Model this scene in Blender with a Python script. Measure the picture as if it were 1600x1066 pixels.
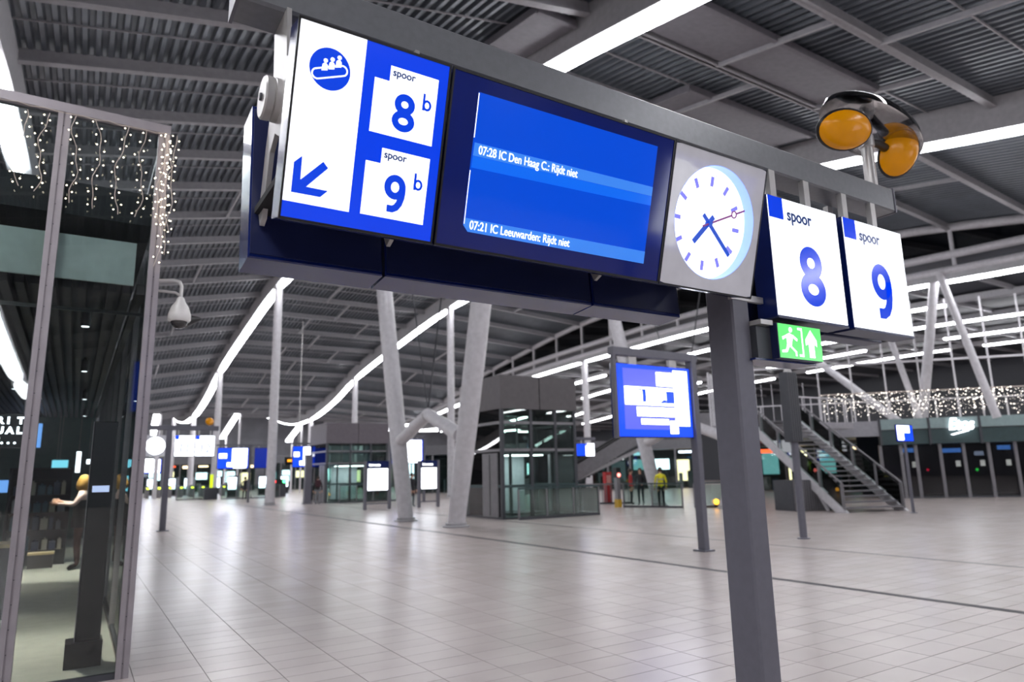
import bpy, math, random
import numpy as np
from mathutils import Matrix, Vector
random.seed(7)
for o in list(bpy.data.objects):
    bpy.data.objects.remove(o, do_unlink=True)
SC = bpy.context.scene
COL = SC.collection
R = math.radians

# ------------------------------------------------------------------ camera
CAM_POS = Vector((0.0, 0.0, 1.65))
PITCH, YAW, ROLL = R(10.873), R(32.41), R(-1.289)
FPX = 1067.0
_Y = Vector((math.sin(YAW), math.cos(YAW), 0)); _R = Vector((math.cos(YAW), -math.sin(YAW), 0)); _Z = Vector((0, 0, 1))
FW = math.cos(PITCH) * _Y + math.sin(PITCH) * _Z
_up = -math.sin(PITCH) * _Y + math.cos(PITCH) * _Z
IX = math.cos(ROLL) * _R + math.sin(ROLL) * _up
IU = -math.sin(ROLL) * _R + math.cos(ROLL) * _up
cam_d = bpy.data.cameras.new('camera')
cam_d.sensor_width = 36; cam_d.lens = FPX * 36 / 1600
cam_d.clip_start = 0.05; cam_d.clip_end = 600
cam_d.dof.use_dof = True; cam_d.dof.focus_distance = 3.5; cam_d.dof.aperture_fstop = 2.0
cam = bpy.data.objects.new('camera', cam_d); COL.objects.link(cam)
m = Matrix((( IX.x, IU.x, -FW.x, CAM_POS.x), (IX.y, IU.y, -FW.y, CAM_POS.y), (IX.z, IU.z, -FW.z, CAM_POS.z), (0, 0, 0, 1)))
cam.matrix_world = m
SC.camera = cam

# ------------------------------------------------------------------ world (night sky) and exposure
w = bpy.data.worlds.new('night'); SC.world = w; w.use_nodes = True
w.node_tree.nodes['Background'].inputs[0].default_value = (0.010, 0.016, 0.034, 1)
w.node_tree.nodes['Background'].inputs[1].default_value = 1.0
SC.view_settings.view_transform = 'Standard'; SC.view_settings.look = 'None'
SC.view_settings.exposure = 0.0; SC.view_settings.gamma = 1.0; SC.view_settings.use_curve_mapping = False
STRIP = 20.0           # emission of the fluorescent strips under the girders

# ------------------------------------------------------------------ materials
def lin(c):
    return tuple(((v / 255) / 12.92 if v / 255 <= 0.04045 else ((v / 255 + 0.055) / 1.055) ** 2.4) for v in c)
def mat(name, rgb, rough=.5, metal=0.0, emit=None, strength=1.0, var=.08, scale=6.0, bump=0.0, coat=0.0, spec=.5):
    M = bpy.data.materials.new(name); M.use_nodes = True
    N, L = M.node_tree.nodes, M.node_tree.links
    b = N['Principled BSDF']
    b.inputs['Roughness'].default_value = rough; b.inputs['Metallic'].default_value = metal
    b.inputs['Specular IOR Level'].default_value = spec
    b.inputs['Coat Weight'].default_value = coat; b.inputs['Coat Roughness'].default_value = .06
    c = lin(rgb)
    tc = N.new('ShaderNodeTexCoord'); nz = N.new('ShaderNodeTexNoise')
    nz.inputs['Scale'].default_value = scale; nz.inputs['Detail'].default_value = 4
    L.new(tc.outputs['Object'], nz.inputs['Vector'])
    cr = N.new('ShaderNodeValToRGB')
    cr.color_ramp.elements[0].position = .3; cr.color_ramp.elements[1].position = .7
    cr.color_ramp.elements[0].color = tuple(v * (1 - var) for v in c) + (1,)
    cr.color_ramp.elements[1].color = tuple(min(1, v * (1 + var)) for v in c) + (1,)
    L.new(nz.outputs['Fac'], cr.inputs['Fac']); L.new(cr.outputs['Color'], b.inputs['Base Color'])
    if bump:
        bp = N.new('ShaderNodeBump'); bp.inputs['Strength'].default_value = bump; bp.inputs['Distance'].default_value = .01
        L.new(nz.outputs['Fac'], bp.inputs['Height']); L.new(bp.outputs['Normal'], b.inputs['Normal'])
    if emit is not None:
        b.inputs['Emission Color'].default_value = lin(emit) + (1,)
        b.inputs['Emission Strength'].default_value = strength
    return M
def glass(name, tint, refl=1.0):
    M = bpy.data.materials.new(name); M.use_nodes = True
    N, L = M.node_tree.nodes, M.node_tree.links
    N.clear(); out = N.new('ShaderNodeOutputMaterial'); mix = N.new('ShaderNodeMixShader')
    tr = N.new('ShaderNodeBsdfTransparent'); gl = N.new('ShaderNodeBsdfGlossy'); fr = N.new('ShaderNodeFresnel')
    tr.inputs['Color'].default_value = lin(tint) + (1,)
    gl.inputs['Roughness'].default_value = .01; gl.inputs['Color'].default_value = (refl, refl, refl, 1)
    fr.inputs['IOR'].default_value = 1.55
    L.new(fr.outputs[0], mix.inputs[0]); L.new(tr.outputs[0], mix.inputs[1]); L.new(gl.outputs[0], mix.inputs[2])
    L.new(mix.outputs[0], out.inputs['Surface'])
    return M
WHITE_STEEL = mat('white painted steel', (206, 204, 208), .38)
GIRDER = mat('grey painted girder', (172, 171, 174), .45)
PURLIN = mat('grey roof steel', (158, 157, 161), .42)
DECK = mat('corrugated roof deck', (100, 106, 114), .36, metal=.2, var=.12, scale=1.5)
DUCT = mat('grey duct panel', (120, 117, 124), .6)
POST_GREY = mat('dark grey powder coat', (104, 104, 114), .42, var=.05, scale=20)
BEAM_GREY = mat('grey powder coat beam', (120, 122, 126), .33, metal=.25, var=.06, scale=30)
NAVY = mat('navy lacquer', (12, 30, 92), .22, coat=.4)
NAVY_D = mat('dark navy lacquer', (26, 34, 74), .35)
BLACK = mat('black plastic', (16, 16, 18), .35)
GAPSHADE = mat('gap shade black', (8, 9, 14), .7)  # near-black that paints the shade inside the sign gap
STRIPM = mat('fluorescent diffuser', (240, 240, 240), .5, emit=(250, 250, 255), strength=STRIP)
LIT_WHITE = mat('backlit white acrylic', (235, 238, 245), .12, emit=(244, 248, 255), strength=1.25)
LIT_WHITE2 = mat('far backlit white', (235, 238, 245), .2, emit=(244, 248, 255), strength=4.0)
LIT_BLUE = mat('backlit blue acrylic', (0, 30, 140), .14, emit=(2, 62, 225), strength=.92)
LIT_BLUE2 = mat('far backlit blue', (0, 30, 140), .2, emit=(20, 70, 235), strength=1.5)
INK = mat('blue ink on lit panel', (0, 40, 160), .14, emit=(4, 66, 222), strength=.8)
INK_D = mat('dark blue ink lettering', (20, 40, 90), .2, emit=(34, 58, 110), strength=.7)
SCREEN = mat('lit blue screen', (0, 20, 110), .06, emit=(0, 80, 222), strength=.85)
BAND = mat('screen text band', (40, 90, 170), .10, emit=(58, 128, 226), strength=.9)
BAND2 = mat('screen lower band', (10, 60, 170), .10, emit=(8, 104, 228), strength=.9)
SCR_TXT = mat('screen white text', (230, 235, 245), .12, emit=(244, 248, 255), strength=1.1)
CLOCKF = mat('pale clock surround', (196, 196, 202), .05, emit=(150, 150, 158), strength=.28)
DIAL = mat('lit clock dial', (240, 240, 246), .3, emit=(250, 252, 255), strength=1.15)
RIMB = mat('blue lit clock rim', (150, 175, 235), .4, emit=(126, 164, 238), strength=.8)
TICK = mat('violet blue clock marks', (120, 120, 215), .4, emit=(118, 116, 214), strength=.8)
HAND = mat('blue clock hands', (10, 70, 180), .3, emit=(6, 70, 190), strength=.6)
SECOND = mat('violet second hand', (120, 50, 110), .3, emit=(128, 54, 130), strength=.5)
EXITG = mat('lit green exit panel', (60, 190, 90), .15, emit=(104, 220, 116), strength=1.0)
YELLOW = mat('amber lens', (206, 136, 0), .22, emit=(200, 128, 0), strength=.22, spec=.35)
CLEAR = glass('clear plastic hood', (222, 222, 226))
GALV = mat('galvanised steel', (190, 188, 186), .35, metal=.5)
GLASS = glass('green tinted glass', (226, 238, 234))
DOORGLASS = glass('dark door glass', (150, 156, 166))
SHOPGLASS = glass('shop window glass', (236, 242, 242))
DARKGLASS = glass('dark window glass', (60, 68, 80))
ALU = mat('anodised aluminium', (152, 146, 150), .42, metal=.2)
DARKFRAME = mat('dark grey frame', (66, 68, 74), .45)
BROWN = mat('brown grey lift cladding', (92, 88, 90), .5)
TEAL = mat('dark teal panel', (52, 72, 74), .5)
FASCIA = mat('grey green fascia glass', (140, 160, 160), .3)
PALEGREEN = mat('pale green blind', (228, 240, 230), .7)
BULB = mat('warm led bulb', (255, 240, 210), .4, emit=(255, 238, 205), strength=9.0)
WIRE = mat('clear light wire', (190, 178, 170), .5)
DOME = mat('smoked camera dome', (20, 20, 24), .05, coat=1.0)
CAMWHITE = mat('white camera housing', (214, 212, 208), .35)
TILE_LOCAL = None

def tile_material():
    M = bpy.data.materials.new('polished floor tiles'); M.use_nodes = True
    N, L = M.node_tree.nodes, M.node_tree.links; b = N['Principled BSDF']
    geo = N.new('ShaderNodeNewGeometry')
    n1 = N.new('ShaderNodeTexNoise'); n1.inputs['Scale'].default_value = 1.1; n1.inputs['Detail'].default_value = 3
    n2 = N.new('ShaderNodeTexNoise'); n2.inputs['Scale'].default_value = 90; n2.inputs['Detail'].default_value = 2
    L.new(geo.outputs['Position'], n1.inputs['Vector']); L.new(geo.outputs['Position'], n2.inputs['Vector'])
    br = N.new('ShaderNodeTexBrick'); br.offset = 0.0; br.squash = 1.0
    mp = N.new('ShaderNodeMapping'); mp.inputs['Location'].default_value = (-1.10, -2.889, 0)
    L.new(geo.outputs['Position'], mp.inputs['Vector']); L.new(mp.outputs[0], br.inputs['Vector'])
    br.inputs['Scale'].default_value = 1.0; br.inputs['Brick Width'].default_value = .533; br.inputs['Row Height'].default_value = .28
    br.inputs['Mortar Size'].default_value = .004; br.inputs['Mortar Smooth'].default_value = .3; br.inputs['Bias'].default_value = 0
    br.inputs['Color1'].default_value = lin((184, 173, 169)) + (1,); br.inputs['Color2'].default_value = lin((192, 181, 177)) + (1,)
    br.inputs['Mortar'].default_value = lin((138, 129, 126)) + (1,)
    mx = N.new('ShaderNodeMixRGB'); mx.blend_type = 'MULTIPLY'; mx.inputs[0].default_value = .35
    rp = N.new('ShaderNodeValToRGB'); rp.color_ramp.elements[0].position = .3; rp.color_ramp.elements[0].color = (.72, .71, .71, 1)
    rp.color_ramp.elements[1].position = .7; rp.color_ramp.elements[1].color = (1, 1, 1, 1)
    L.new(n1.outputs['Fac'], rp.inputs[0]); L.new(br.outputs['Color'], mx.inputs[1]); L.new(rp.outputs[0], mx.inputs[2])
    L.new(mx.outputs[0], b.inputs['Base Color'])
    mr = N.new('ShaderNodeMapRange'); mr.inputs['To Min'].default_value = .22; mr.inputs['To Max'].default_value = .36
    b.inputs['Roughness'].default_value = .27

    return M
TILE = tile_material()
LINE = mat('dark floor strip', (58, 56, 58), .5, spec=.3)

# ------------------------------------------------------------------ mesh helpers
class MB:
    def __init__(s): s.v = []; s.f = []
    def add(s, vs, fs):
        n = len(s.v); s.v += [tuple(p) for p in vs]; s.f += [tuple(i + n for i in f) for f in fs]; return s
    def hexa(s, p):  # 8 points: bottom ring 0-3, top ring 4-7
        return s.add(p, [(3, 2, 1, 0), (4, 5, 6, 7), (0, 1, 5, 4), (1, 2, 6, 5), (2, 3, 7, 6), (3, 0, 4, 7)])
    def box(s, x0, x1, y0, y1, z0, z1):
        return s.hexa([(x0, y0, z0), (x1, y0, z0), (x1, y1, z0), (x0, y1, z0), (x0, y0, z1), (x1, y0, z1), (x1, y1, z1), (x0, y1, z1)])
    def bbox(s, x0, x1, y0, y1, z0, z1, b=.01):  # box with chamfered vertical and horizontal edges (front and back rings)
        ring = lambda y, i: [(x0 + i, y, z0 + i), (x1 - i, y, z0 + i), (x1 - i, y, z1 - i), (x0 + i, y, z1 - i)]
        v = ring(y0, b) + ring(y0 + b, 0) + ring(y1 - b, 0) + ring(y1, b)
        f = [(0, 1, 2, 3), (15, 14, 13, 12)]
        for k in range(3):
            a, c = 4 * k, 4 * k + 4
            for i in range(4):
                j = (i + 1) % 4; f.append((a + i, c + i, c + j, a + j))
        return s.add(v, f)
    def bar(s, p, q, wd, ht, up=(0, 0, 1)):
        p, q = Vector(p), Vector(q); d = (q - p).normalized(); u = Vector(up)
        sd = d.cross(u)
        if sd.length < 1e-5: sd = d.cross(Vector((1, 0, 0)))
        sd.normalize(); u = sd.cross(d)
        o = [sd * (a * wd / 2) + u * (b * ht / 2) for a, b in ((-1, -1), (1, -1), (1, 1), (-1, 1))]
        return s.hexa([p + k for k in o] + [q + k for k in o])
    def path(s, pts, r, n=8, closed=False):
        pts = [Vector(p) for p in pts]; rr = r if isinstance(r, (list, tuple)) else [r] * len(pts)
        base = len(s.v); ref = None
        for i, p in enumerate(pts):
            d = (pts[min(i + 1, len(pts) - 1)] - pts[max(i - 1, 0)]).normalized()
            if ref is None:
                ref = d.cross(Vector((0, 0, 1)))
                if ref.length < .05: ref = d.cross(Vector((1, 0, 0)))
            a = (ref - d * ref.dot(d)).normalized(); b = d.cross(a); ref = a
            for k in range(n):
                t = 2 * math.pi * k / n; s.v.append(tuple(p + (a * math.cos(t) + b * math.sin(t)) * rr[i]))
        for i in range(len(pts) - 1):
            for k in range(n):
                j = (k + 1) % n; s.f.append((base + i * n + k, base + i * n + j, base + (i + 1) * n + j, base + (i + 1) * n + k))
        s.f.append(tuple(base + k for k in reversed(range(n)))); e = base + (len(pts) - 1) * n
        s.f.append(tuple(e + k for k in range(n)))
        return s
    def tube(s, p, q, r, r1=None, n=12): return s.path([p, q], [r, r if r1 is None else r1], n)
    def prism(s, poly, y0, y1):   # outline in (x, z), counter-clockwise seen from -y; solid between y0 (front) and y1
        n = len(poly)
        v = [(x, y0, z) for x, z in poly] + [(x, y1, z) for x, z in poly]
        f = [tuple(range(n)), tuple(reversed(range(n, 2 * n)))]
        f += [(i, i + n, (i + 1) % n + n, (i + 1) % n) for i in range(n)]
        return s.add(v, f)
    def ring(s, cx, cz, r0, r1, y0, y1, n=48, a0=0, a1=2 * math.pi):
        full = abs(a1 - a0 - 2 * math.pi) < 1e-6; m_ = n if full else n + 1; v = []
        for k in range(m_):
            t = a0 + (a1 - a0) * k / n; c, q = math.cos(t), math.sin(t)
            v += [(cx + r0 * c, y0, cz + r0 * q), (cx + r1 * c, y0, cz + r1 * q), (cx + r1 * c, y1, cz + r1 * q), (cx + r0 * c, y1, cz + r0 * q)]
        f = []
        for k in range(n):
            a, b = 4 * k, 4 * ((k + 1) % m_)
            for i in range(4):
                j = (i + 1) % 4; f.append((a + i, a + j, b + j, b + i))
        return s.add(v, f)
    def disc(s, cx, cz, r, y0, y1, n=32):
        return s.prism([(cx + r * math.cos(2 * math.pi * k / n), cz + r * math.sin(2 * math.pi * k / n)) for k in range(n)], y0, y1)
    def lathe(s, prof, n=20, c=(0, 0, 0), mtx=None):   # prof: (r, z)
        base = len(s.v)
        for r, z in prof:
            for k in range(n):
                t = 2 * math.pi * k / n; p = Vector((r * math.cos(t), r * math.sin(t), z))
                if mtx is not None: p = mtx @ p
                s.v.append((p.x + c[0], p.y + c[1], p.z + c[2]))
        for i in range(len(prof) - 1):
            for k in range(n):
                j = (k + 1) % n; s.f.append((base + i * n + k, base + i * n + j, base + (i + 1) * n + j, base + (i + 1) * n + k))
        s.f.append(tuple(base + k for k in reversed(range(n)))); e = base + (len(prof) - 1) * n
        s.f.append(tuple(e + k for k in range(n)))
        return s
    def octa(s, c, r):
        x, y, z = c
        return s.add([(x + r, y, z), (x, y + r, z), (x - r, y, z), (x, y - r, z), (x, y, z + r), (x, y, z - r)],
                     [(0, 1, 4), (1, 2, 4), (2, 3, 4), (3, 0, 4), (1, 0, 5), (2, 1, 5), (3, 2, 5), (0, 3, 5)])
    def mesh(s, name):
        me = bpy.data.meshes.new(name); me.from_pydata(s.v, [], s.f); me.update(); return me
    def build(s, name, M, parent=None, smooth=False, kind=None, label=None):
        me = s.mesh(name); me.materials.append(M)
        if smooth:
            me.polygons.foreach_set('use_smooth', [True] * len(me.polygons)); me.set_sharp_from_angle(angle=R(40))
        o = bpy.data.objects.new(name, me); COL.objects.link(o); o.parent = parent
        if kind: o['kind'] = kind
        if label: o['label'] = label
        return o
def tag(o, label, cat=None, group=None, kind=None):
    o['label'] = label
    if cat: o['category'] = cat
    if group: o['group'] = group
    if kind: o['kind'] = kind
    return o
def thing(name, label, cat, loc=(0, 0, 0), rz=0.0, rx=0.0, group=None, kind=None):
    o = bpy.data.objects.new(name, None); COL.objects.link(o); o.empty_display_size = .1
    o.location = loc; o.rotation_euler = (rx, 0, rz)
    return tag(o, label, cat, group, kind)
def dup(root, loc, rz=None, label=None, group=None):
    def cp(o, par):
        c = o.copy(); COL.objects.link(c); c.parent = par
        for ch in [x for x in bpy.data.objects if x.parent is o]: cp(ch, c)
        return c
    r = cp(root, None); r.location = loc
    if rz is not None: r.rotation_euler = (root.rotation_euler.x, 0, rz)
    if label: r['label'] = label
    if group: r['group'] = group
    return r
def text(s, size, M, parent, x, z, y=-.002, align='LEFT', sx=1.0, bold=0.0, ex=.001, name='lettering', shear=0.0, rot=0.0):
    cu = bpy.data.curves.new('txt', 'FONT'); cu.body = s; cu.size = size; cu.align_x = align
    cu.extrude = ex; cu.offset = bold; cu.shear = shear; cu.resolution_u = 6
    t = bpy.data.objects.new('txt', cu); me = bpy.data.meshes.new_from_object(t)
    co = np.empty(len(me.vertices) * 3); me.vertices.foreach_get('co', co); co = co.reshape(-1, 3)
    px, pz = co[:, 0] * sx, co[:, 1]
    c_, s_ = math.cos(rot), math.sin(rot)
    new = np.stack([px * c_ - pz * s_ + x, y - co[:, 2], px * s_ + pz * c_ + z], 1)
    me.vertices.foreach_set('co', new.ravel().astype(np.float32)); me.materials.clear(); me.materials.append(M); me.name = name; me.update()
    bpy.data.objects.remove(t); bpy.data.curves.remove(cu)
    o = bpy.data.objects.new(name, me); COL.objects.link(o); o.parent = parent
    return o
def in_frame(p, pad=0):
    q = Vector(p) - CAM_POS; d = q.dot(FW)
    if d < .1: return False
    return -pad < 800 + FPX * q.dot(IX) / d < 1600 + pad and -pad < 533 - FPX * q.dot(IU) / d < 1066 + pad
def pchip(x, X, Y):
    h = [X[i + 1] - X[i] for i in range(len(X) - 1)]; d = [(Y[i + 1] - Y[i]) / h[i] for i in range(len(h))]; mm = [d[0]] + [0] * (len(X) - 2) + [d[-1]]
    for i in range(1, len(X) - 1):
        if d[i - 1] * d[i] > 0:
            w1 = 2 * h[i] + h[i - 1]; w2 = h[i] + 2 * h[i - 1]; mm[i] = (w1 + w2) / (w1 / d[i - 1] + w2 / d[i])
    i = min(max(int(np.searchsorted(X, x)) - 1, 0), len(X) - 2); t = (x - X[i]) / h[i]
    return (2 * t**3 - 3 * t * t + 1) * Y[i] + (t**3 - 2 * t * t + t) * h[i] * mm[i] + (-2 * t**3 + 3 * t * t) * Y[i + 1] + (t**3 - t * t) * h[i] * mm[i + 1]
TY = [-60, -40, -25, -10, 0, 8, 13.5, 20, 30, 44, 54.5, 65, 71.5, 80, 85, 90, 99.6, 115, 140]
TZ = [12., 9.6, 8.4, 8.6, 9.7, 11.3, 12.5, 13.55, 14.3, 13.75, 12.55, 10.95, 9.35, 8.15, 8.0, 8.35, 9.85, 11.4, 12.]
CY = [-60, 0, 12.6, 20, 31, 42, 52.7, 66.8, 73.8, 85, 100, 120, 140]
CZ = [9.4, 9.6, 10.1, 10.5, 10.8, 10.6, 10.2, 9.06, 8.35, 7.7, 8.4, 9.4, 9.6]
def zmain(y): return pchip(y, TY, TZ)       # underside of the light strips, main hall
def zside(y): return pchip(y, CY, CZ)       # underside of the light strips, side hall
XA, XB, XC = 10.3, 22.8, 35.3
SLOPE_L = .2
def row_z(x, y):
    if x > XC - .1: return zside(y)
    return zmain(y) - (SLOPE_L * (XA - x) if x < XA else 0)
def deck_z(x, y):
    z = zmain(y) + 1.12
    if x < XA: z -= SLOPE_L * (XA - x)
    if x > XB: z -= (x - XB) / (XC - XB) * .82
    return z
YS0, YS1 = -38.0, 116.0

# ================================================================== SETTING
# ---- floor: slab, tiles, dark strips
floor = MB().box(-32, 74, YS0, YS1 + 6, -.3, -.004).build('floor', TILE); tag(floor, 'pale grey polished tile floor of the station hall', kind='structure')
TW, TH, J = .533, .28, .0032
X00, Y00 = 1.10, 2.889
tiles = []
for i in range(-12, 60):
    for j in range(-6, 90):
        cx, cy = X00 + (i + .5) * TW, Y00 + (j + .5) * TH
        if cx < .5 and cy > 7.0: continue
        if math.hypot(cx, cy) > 21: continue
        if in_frame((cx, cy, 0), 30): tiles.append((math.hypot(cx, cy), cx, cy))
tiles.sort()
tm = MB(); hx, hy = TW / 2 - J / 2, TH / 2 - J / 2
tm.add([(-hx, -hy, -.006), (hx, -hy, -.006), (hx, hy, -.006), (-hx, hy, -.006), (-hx, -hy, -.0008), (hx, -hy, -.0008), (hx, hy, -.0008), (-hx, hy, -.0008),
        (-hx + .002, -hy + .002, 0), (hx - .002, -hy + .002, 0), (hx - .002, hy - .002, 0), (-hx + .002, hy - .002, 0)],
       [(0, 1, 5, 4), (1, 2, 6, 5), (2, 3, 7, 6), (3, 0, 4, 7), (4, 5, 9, 8), (5, 6, 10, 9), (6, 7, 11, 10), (7, 4, 8, 11), (8, 9, 10, 11)])
tme = tm.mesh('tile'); tme.materials.append(TILE)
for d, cx, cy in tiles[:300]:
    o = bpy.data.objects.new('tile', tme); COL.objects.link(o); o.parent = floor; o.location = (cx, cy, random.uniform(-.0004, .0002))
rest = MB()
for d, cx, cy in tiles[300:]:
    rest.add([(x + cx, y + cy, z) for x, y, z in tm.v], tm.f)
rest.build('more_tiles', TILE, floor, kind='stuff')
MB().box(8.93, 9.07, YS0, 110, -.01, .0015).build('floor_strip', LINE, floor)
MB().box(12.72, 12.79, YS0, 60, -.01, .0015).build('floor_strip', LINE, floor)

# ---- ceiling: corrugated deck, purlins, girders, ducts
cm = MB(); PER = .28; xs = []
x = -14.7
while x < XC - .2:
    xs += [(x, 0.0), (x + .10, 0.0), (x + .14, .12), (x + .24, .12)]; x += PER
xs = [(-31, 0.0)] + xs + [(XC, 0.0)]
ys = list(np.arange(YS0, YS1 + .1, 1.825))
for y in ys:
    for x_, h in xs: cm.v.append((x_, float(y), deck_z(x_, float(y)) + h))
n = len(xs)
for a in range(len(ys) - 1):
    for b in range(n - 1): cm.f.append((a * n + b, a * n + b + 1, (a + 1) * n + b + 1, (a + 1) * n + b))
ceiling = cm.build('ceiling', DECK); tag(ceiling, 'dark corrugated metal roof deck over the hall', kind='structure')
PURY = [8.1 + 3.65 * k for k in range(-12, 30)]
def ibeam(mb, p, q, wd, dp):
    mb.bar((p[0], p[1], p[2] + .02), (q[0], q[1], q[2] + .02), wd, .04)
    mb.bar((p[0], p[1], p[2] + dp / 2), (q[0], q[1], q[2] + dp / 2), .06, dp)
for y in PURY:
    pm = MB(); zz = lambda x_: deck_z(x_, y) - .36
    for x0, x1 in ((-31, -14.7), (-14.7, -2.66), (-2.0, XA - .36), (XA + .36, XB - .36), (XB + .36, XC)):
        ibeam(pm, (x0, y, zz(x0)), (x1, y, zz(x1)), .2, .36)
    pm.build('purlin', PURLIN, ceiling)
for k, y in enumerate(PURY[:-1]):     # bridging members between the purlins and thin tie rods
    y1 = PURY[k + 1]; bm_ = MB()
    for xb in ((14.6, 19.2) if k % 2 == 0 else (16.4,)) + ((5.2,) if k % 3 == 0 else ()) + ((28.5,) if k % 2 else ()):
        bm_.bar((xb, y, deck_z(xb, y) - .3), (xb, y1, deck_z(xb, y1) - .3), .09, .14)
    bm_.build('bridging', PURLIN, ceiling)
    ym = (y + y1) / 2; rm = MB()
    rm.bar((-14, ym, deck_z(-14, ym) - .04), (XA, ym, deck_z(XA, ym) - .04), .03, .04); rm.bar((XA, ym, deck_z(XA, ym) - .04), (XB, ym, deck_z(XB, ym) - .04), .04, .05)
    rm.build('tie_rod', PURLIN, ceiling)
for x0, x1, y0, y1 in ((11.0, 19.4, 9.75, 11.55), (15.4, 21.6, 13.5, 15.3), (8.7, 9.9, 12.2, 14.8), (11.4, 16.6, 17.2, 18.95)):
    dm = MB(); za, zb = deck_z(x0, y0) - .26, deck_z(x0, y1) - .26
    dm.hexa([(x0, y0, za), (x1, y0, za), (x1, y1, zb), (x0, y1, zb), (x0, y0, za + .2), (x1, y0, za + .2), (x1, y1, zb + .2), (x0, y1, zb + .2)])
    dm.bar((x0, y0, za - .03), (x1, y0, za - .03), .12, .06); dm.bar((x0, y0, za - .03), (x0, y1, zb - .03), .1, .06)
    dm.build('duct_panel', DUCT, ceiling)
# girders (box section following the wave) and their light strips
SEG = [(-37.5, -21.4), (-20.8, -5.4), (-4.8, 16.15), (16.55, 27.2), (27.6, 44.1), (44.7, 64.7), (65.3, 79.6), (80.2, 97.4), (98.0, 112)]
def sweep(mb, x, y0, y1, wd, h0, h1, step=1.2, rnd=0.0):
    k = max(2, int((y1 - y0) / step)); base = len(mb.v)
    for i in range(k + 1):
        y = y0 + (y1 - y0) * i / k; z = row_z(x, y); ww = wd / 2
        if rnd and i in (0, k): ww *= .55
        mb.v += [(x - ww, y, z + h0), (x + ww, y, z + h0), (x + ww, y, z + h1), (x - ww, y, z + h1)]
    for i in range(k):
        a, b = base + 4 * i, base + 4 * i + 4
        for c in range(4):
            d = (c + 1) % 4; mb.f.append((a + c, a + d, b + d, b + c))
    mb.f.append((base, base + 3, base + 2, base + 1)); e = base + 4 * k; mb.f.append((e, e + 1, e + 2, e + 3))
ROWS = [(-14.7, 'far left'), (-2.33, 'left'), (XA, 'nearer main'), (XB, 'second main'), (XC, 'clerestory'), (41.4, 'first side hall'), (47.8, 'second side hall'), (54.2, 'third side hall'), (60.3, 'fourth side hall')]
ORD = ['rearmost', 'second', 'third', 'fourth', 'fifth', 'sixth', 'seventh', 'eighth', 'ninth']
for x, nm in ROWS:
    g = MB(); h = .42 if x > XC - .1 else 1.12
    sweep(g, x, YS0, YS1, .66 if x < XC else .46, .07, h)
    tag(g.build('girder', GIRDER), f'grey steel roof girder carrying the {nm} row of light strips', kind='structure')
    segs = SEG
    if x == -2.33: segs = [(-37.5, -21.4), (-20.8, -5.4), (-4.8, 16.15), (16.55, 26.0), (26.5, 44.1)] + SEG[5:]
    for k, (a, b) in enumerate(segs):
        s = MB(); sweep(s, x, a, b, .5 if x < XC else .42, -.05, .09, rnd=1)
        if x > XC: s = MB(); sh_ = (b - a) * (.22 if x in (41.4, 54.2) else .0); sweep(s, x, a + sh_, b - (b - a) * .2, .36, -.05, .09)
        where = f'{ORD[k]} strip from the back' if k else 'rearmost strip'
        tag(s.build('ceiling_light', STRIPM), f'white ceiling light strip, {where} on the {nm} girder', 'ceiling light', 'ceiling light strips')
# ---- side hall roof beyond the clerestory
sm = MB(); xs = [XC, 41.4, 47.8, 54.2, 60.3, 73.5]; n = len(xs)
for y in ys:
    for x_ in xs: sm.v.append((x_, float(y), zside(float(y)) + (1.35 if x_ == XC else .5)))
for a in range(len(ys) - 1):
    for b in range(n - 1): sm.f.append((a * n + b, a * n + b + 1, (a + 1) * n + b + 1, (a + 1) * n + b))
SIDE_DARK = mat('dark side roof', (52, 54, 60), .55)
side = sm.build('ceiling_side', SIDE_DARK); tag(side, 'darker low roof over the side hall on the right', kind='structure')
for y in PURY:
    MB().bar((XC + .3, y, zside(y) + .45), (73, y, zside(y) + .38), .16, .24).build('purlin', PURLIN, side)
# ---- clerestory truss between the two roofs
tr = thing('clerestory_truss', 'white tubular clerestory truss with posts along the right roof edge', None, (XC, 0, 0), kind='structure')
c1 = MB(); c1.path([(0, y, zmain(y) + .12) for y in np.arange(YS0, YS1, 2.4)], .22, 10); c1.build('top_chord', WHITE_STEEL, tr, True)
c2 = MB(); c2.path([(0, y, zside(y) + 1.35) for y in np.arange(YS0, YS1, 2.4)], .2, 10); c2.build('middle_chord', WHITE_STEEL, tr, True)
c3 = MB(); c3.path([(-.12, y, zside(y) + .55) for y in np.arange(YS0, YS1, 2.4)], .2, 10); c3.build('lower_chord', WHITE_STEEL, tr, True)
win = MB().bar((XC + .12, -30, 20), (XC + .12, -29.9, 20), .01, .01).build('window_1', DARKFRAME); tag(win, 'dark clerestory glazing along the right roof edge', kind='structure')
win.data.clear_geometry(); wv = MB()
for y in PURY:
    MB().tube((0, y, zside(y) + .5), (0, y, zmain(y) + .1), .1, n=8).build('truss_post', WHITE_STEEL, tr, True)
    wv.box(XC + .09, XC + .15, y - .05, y + .05, zside(y) + 1.3, zmain(y) + .1)
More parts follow.
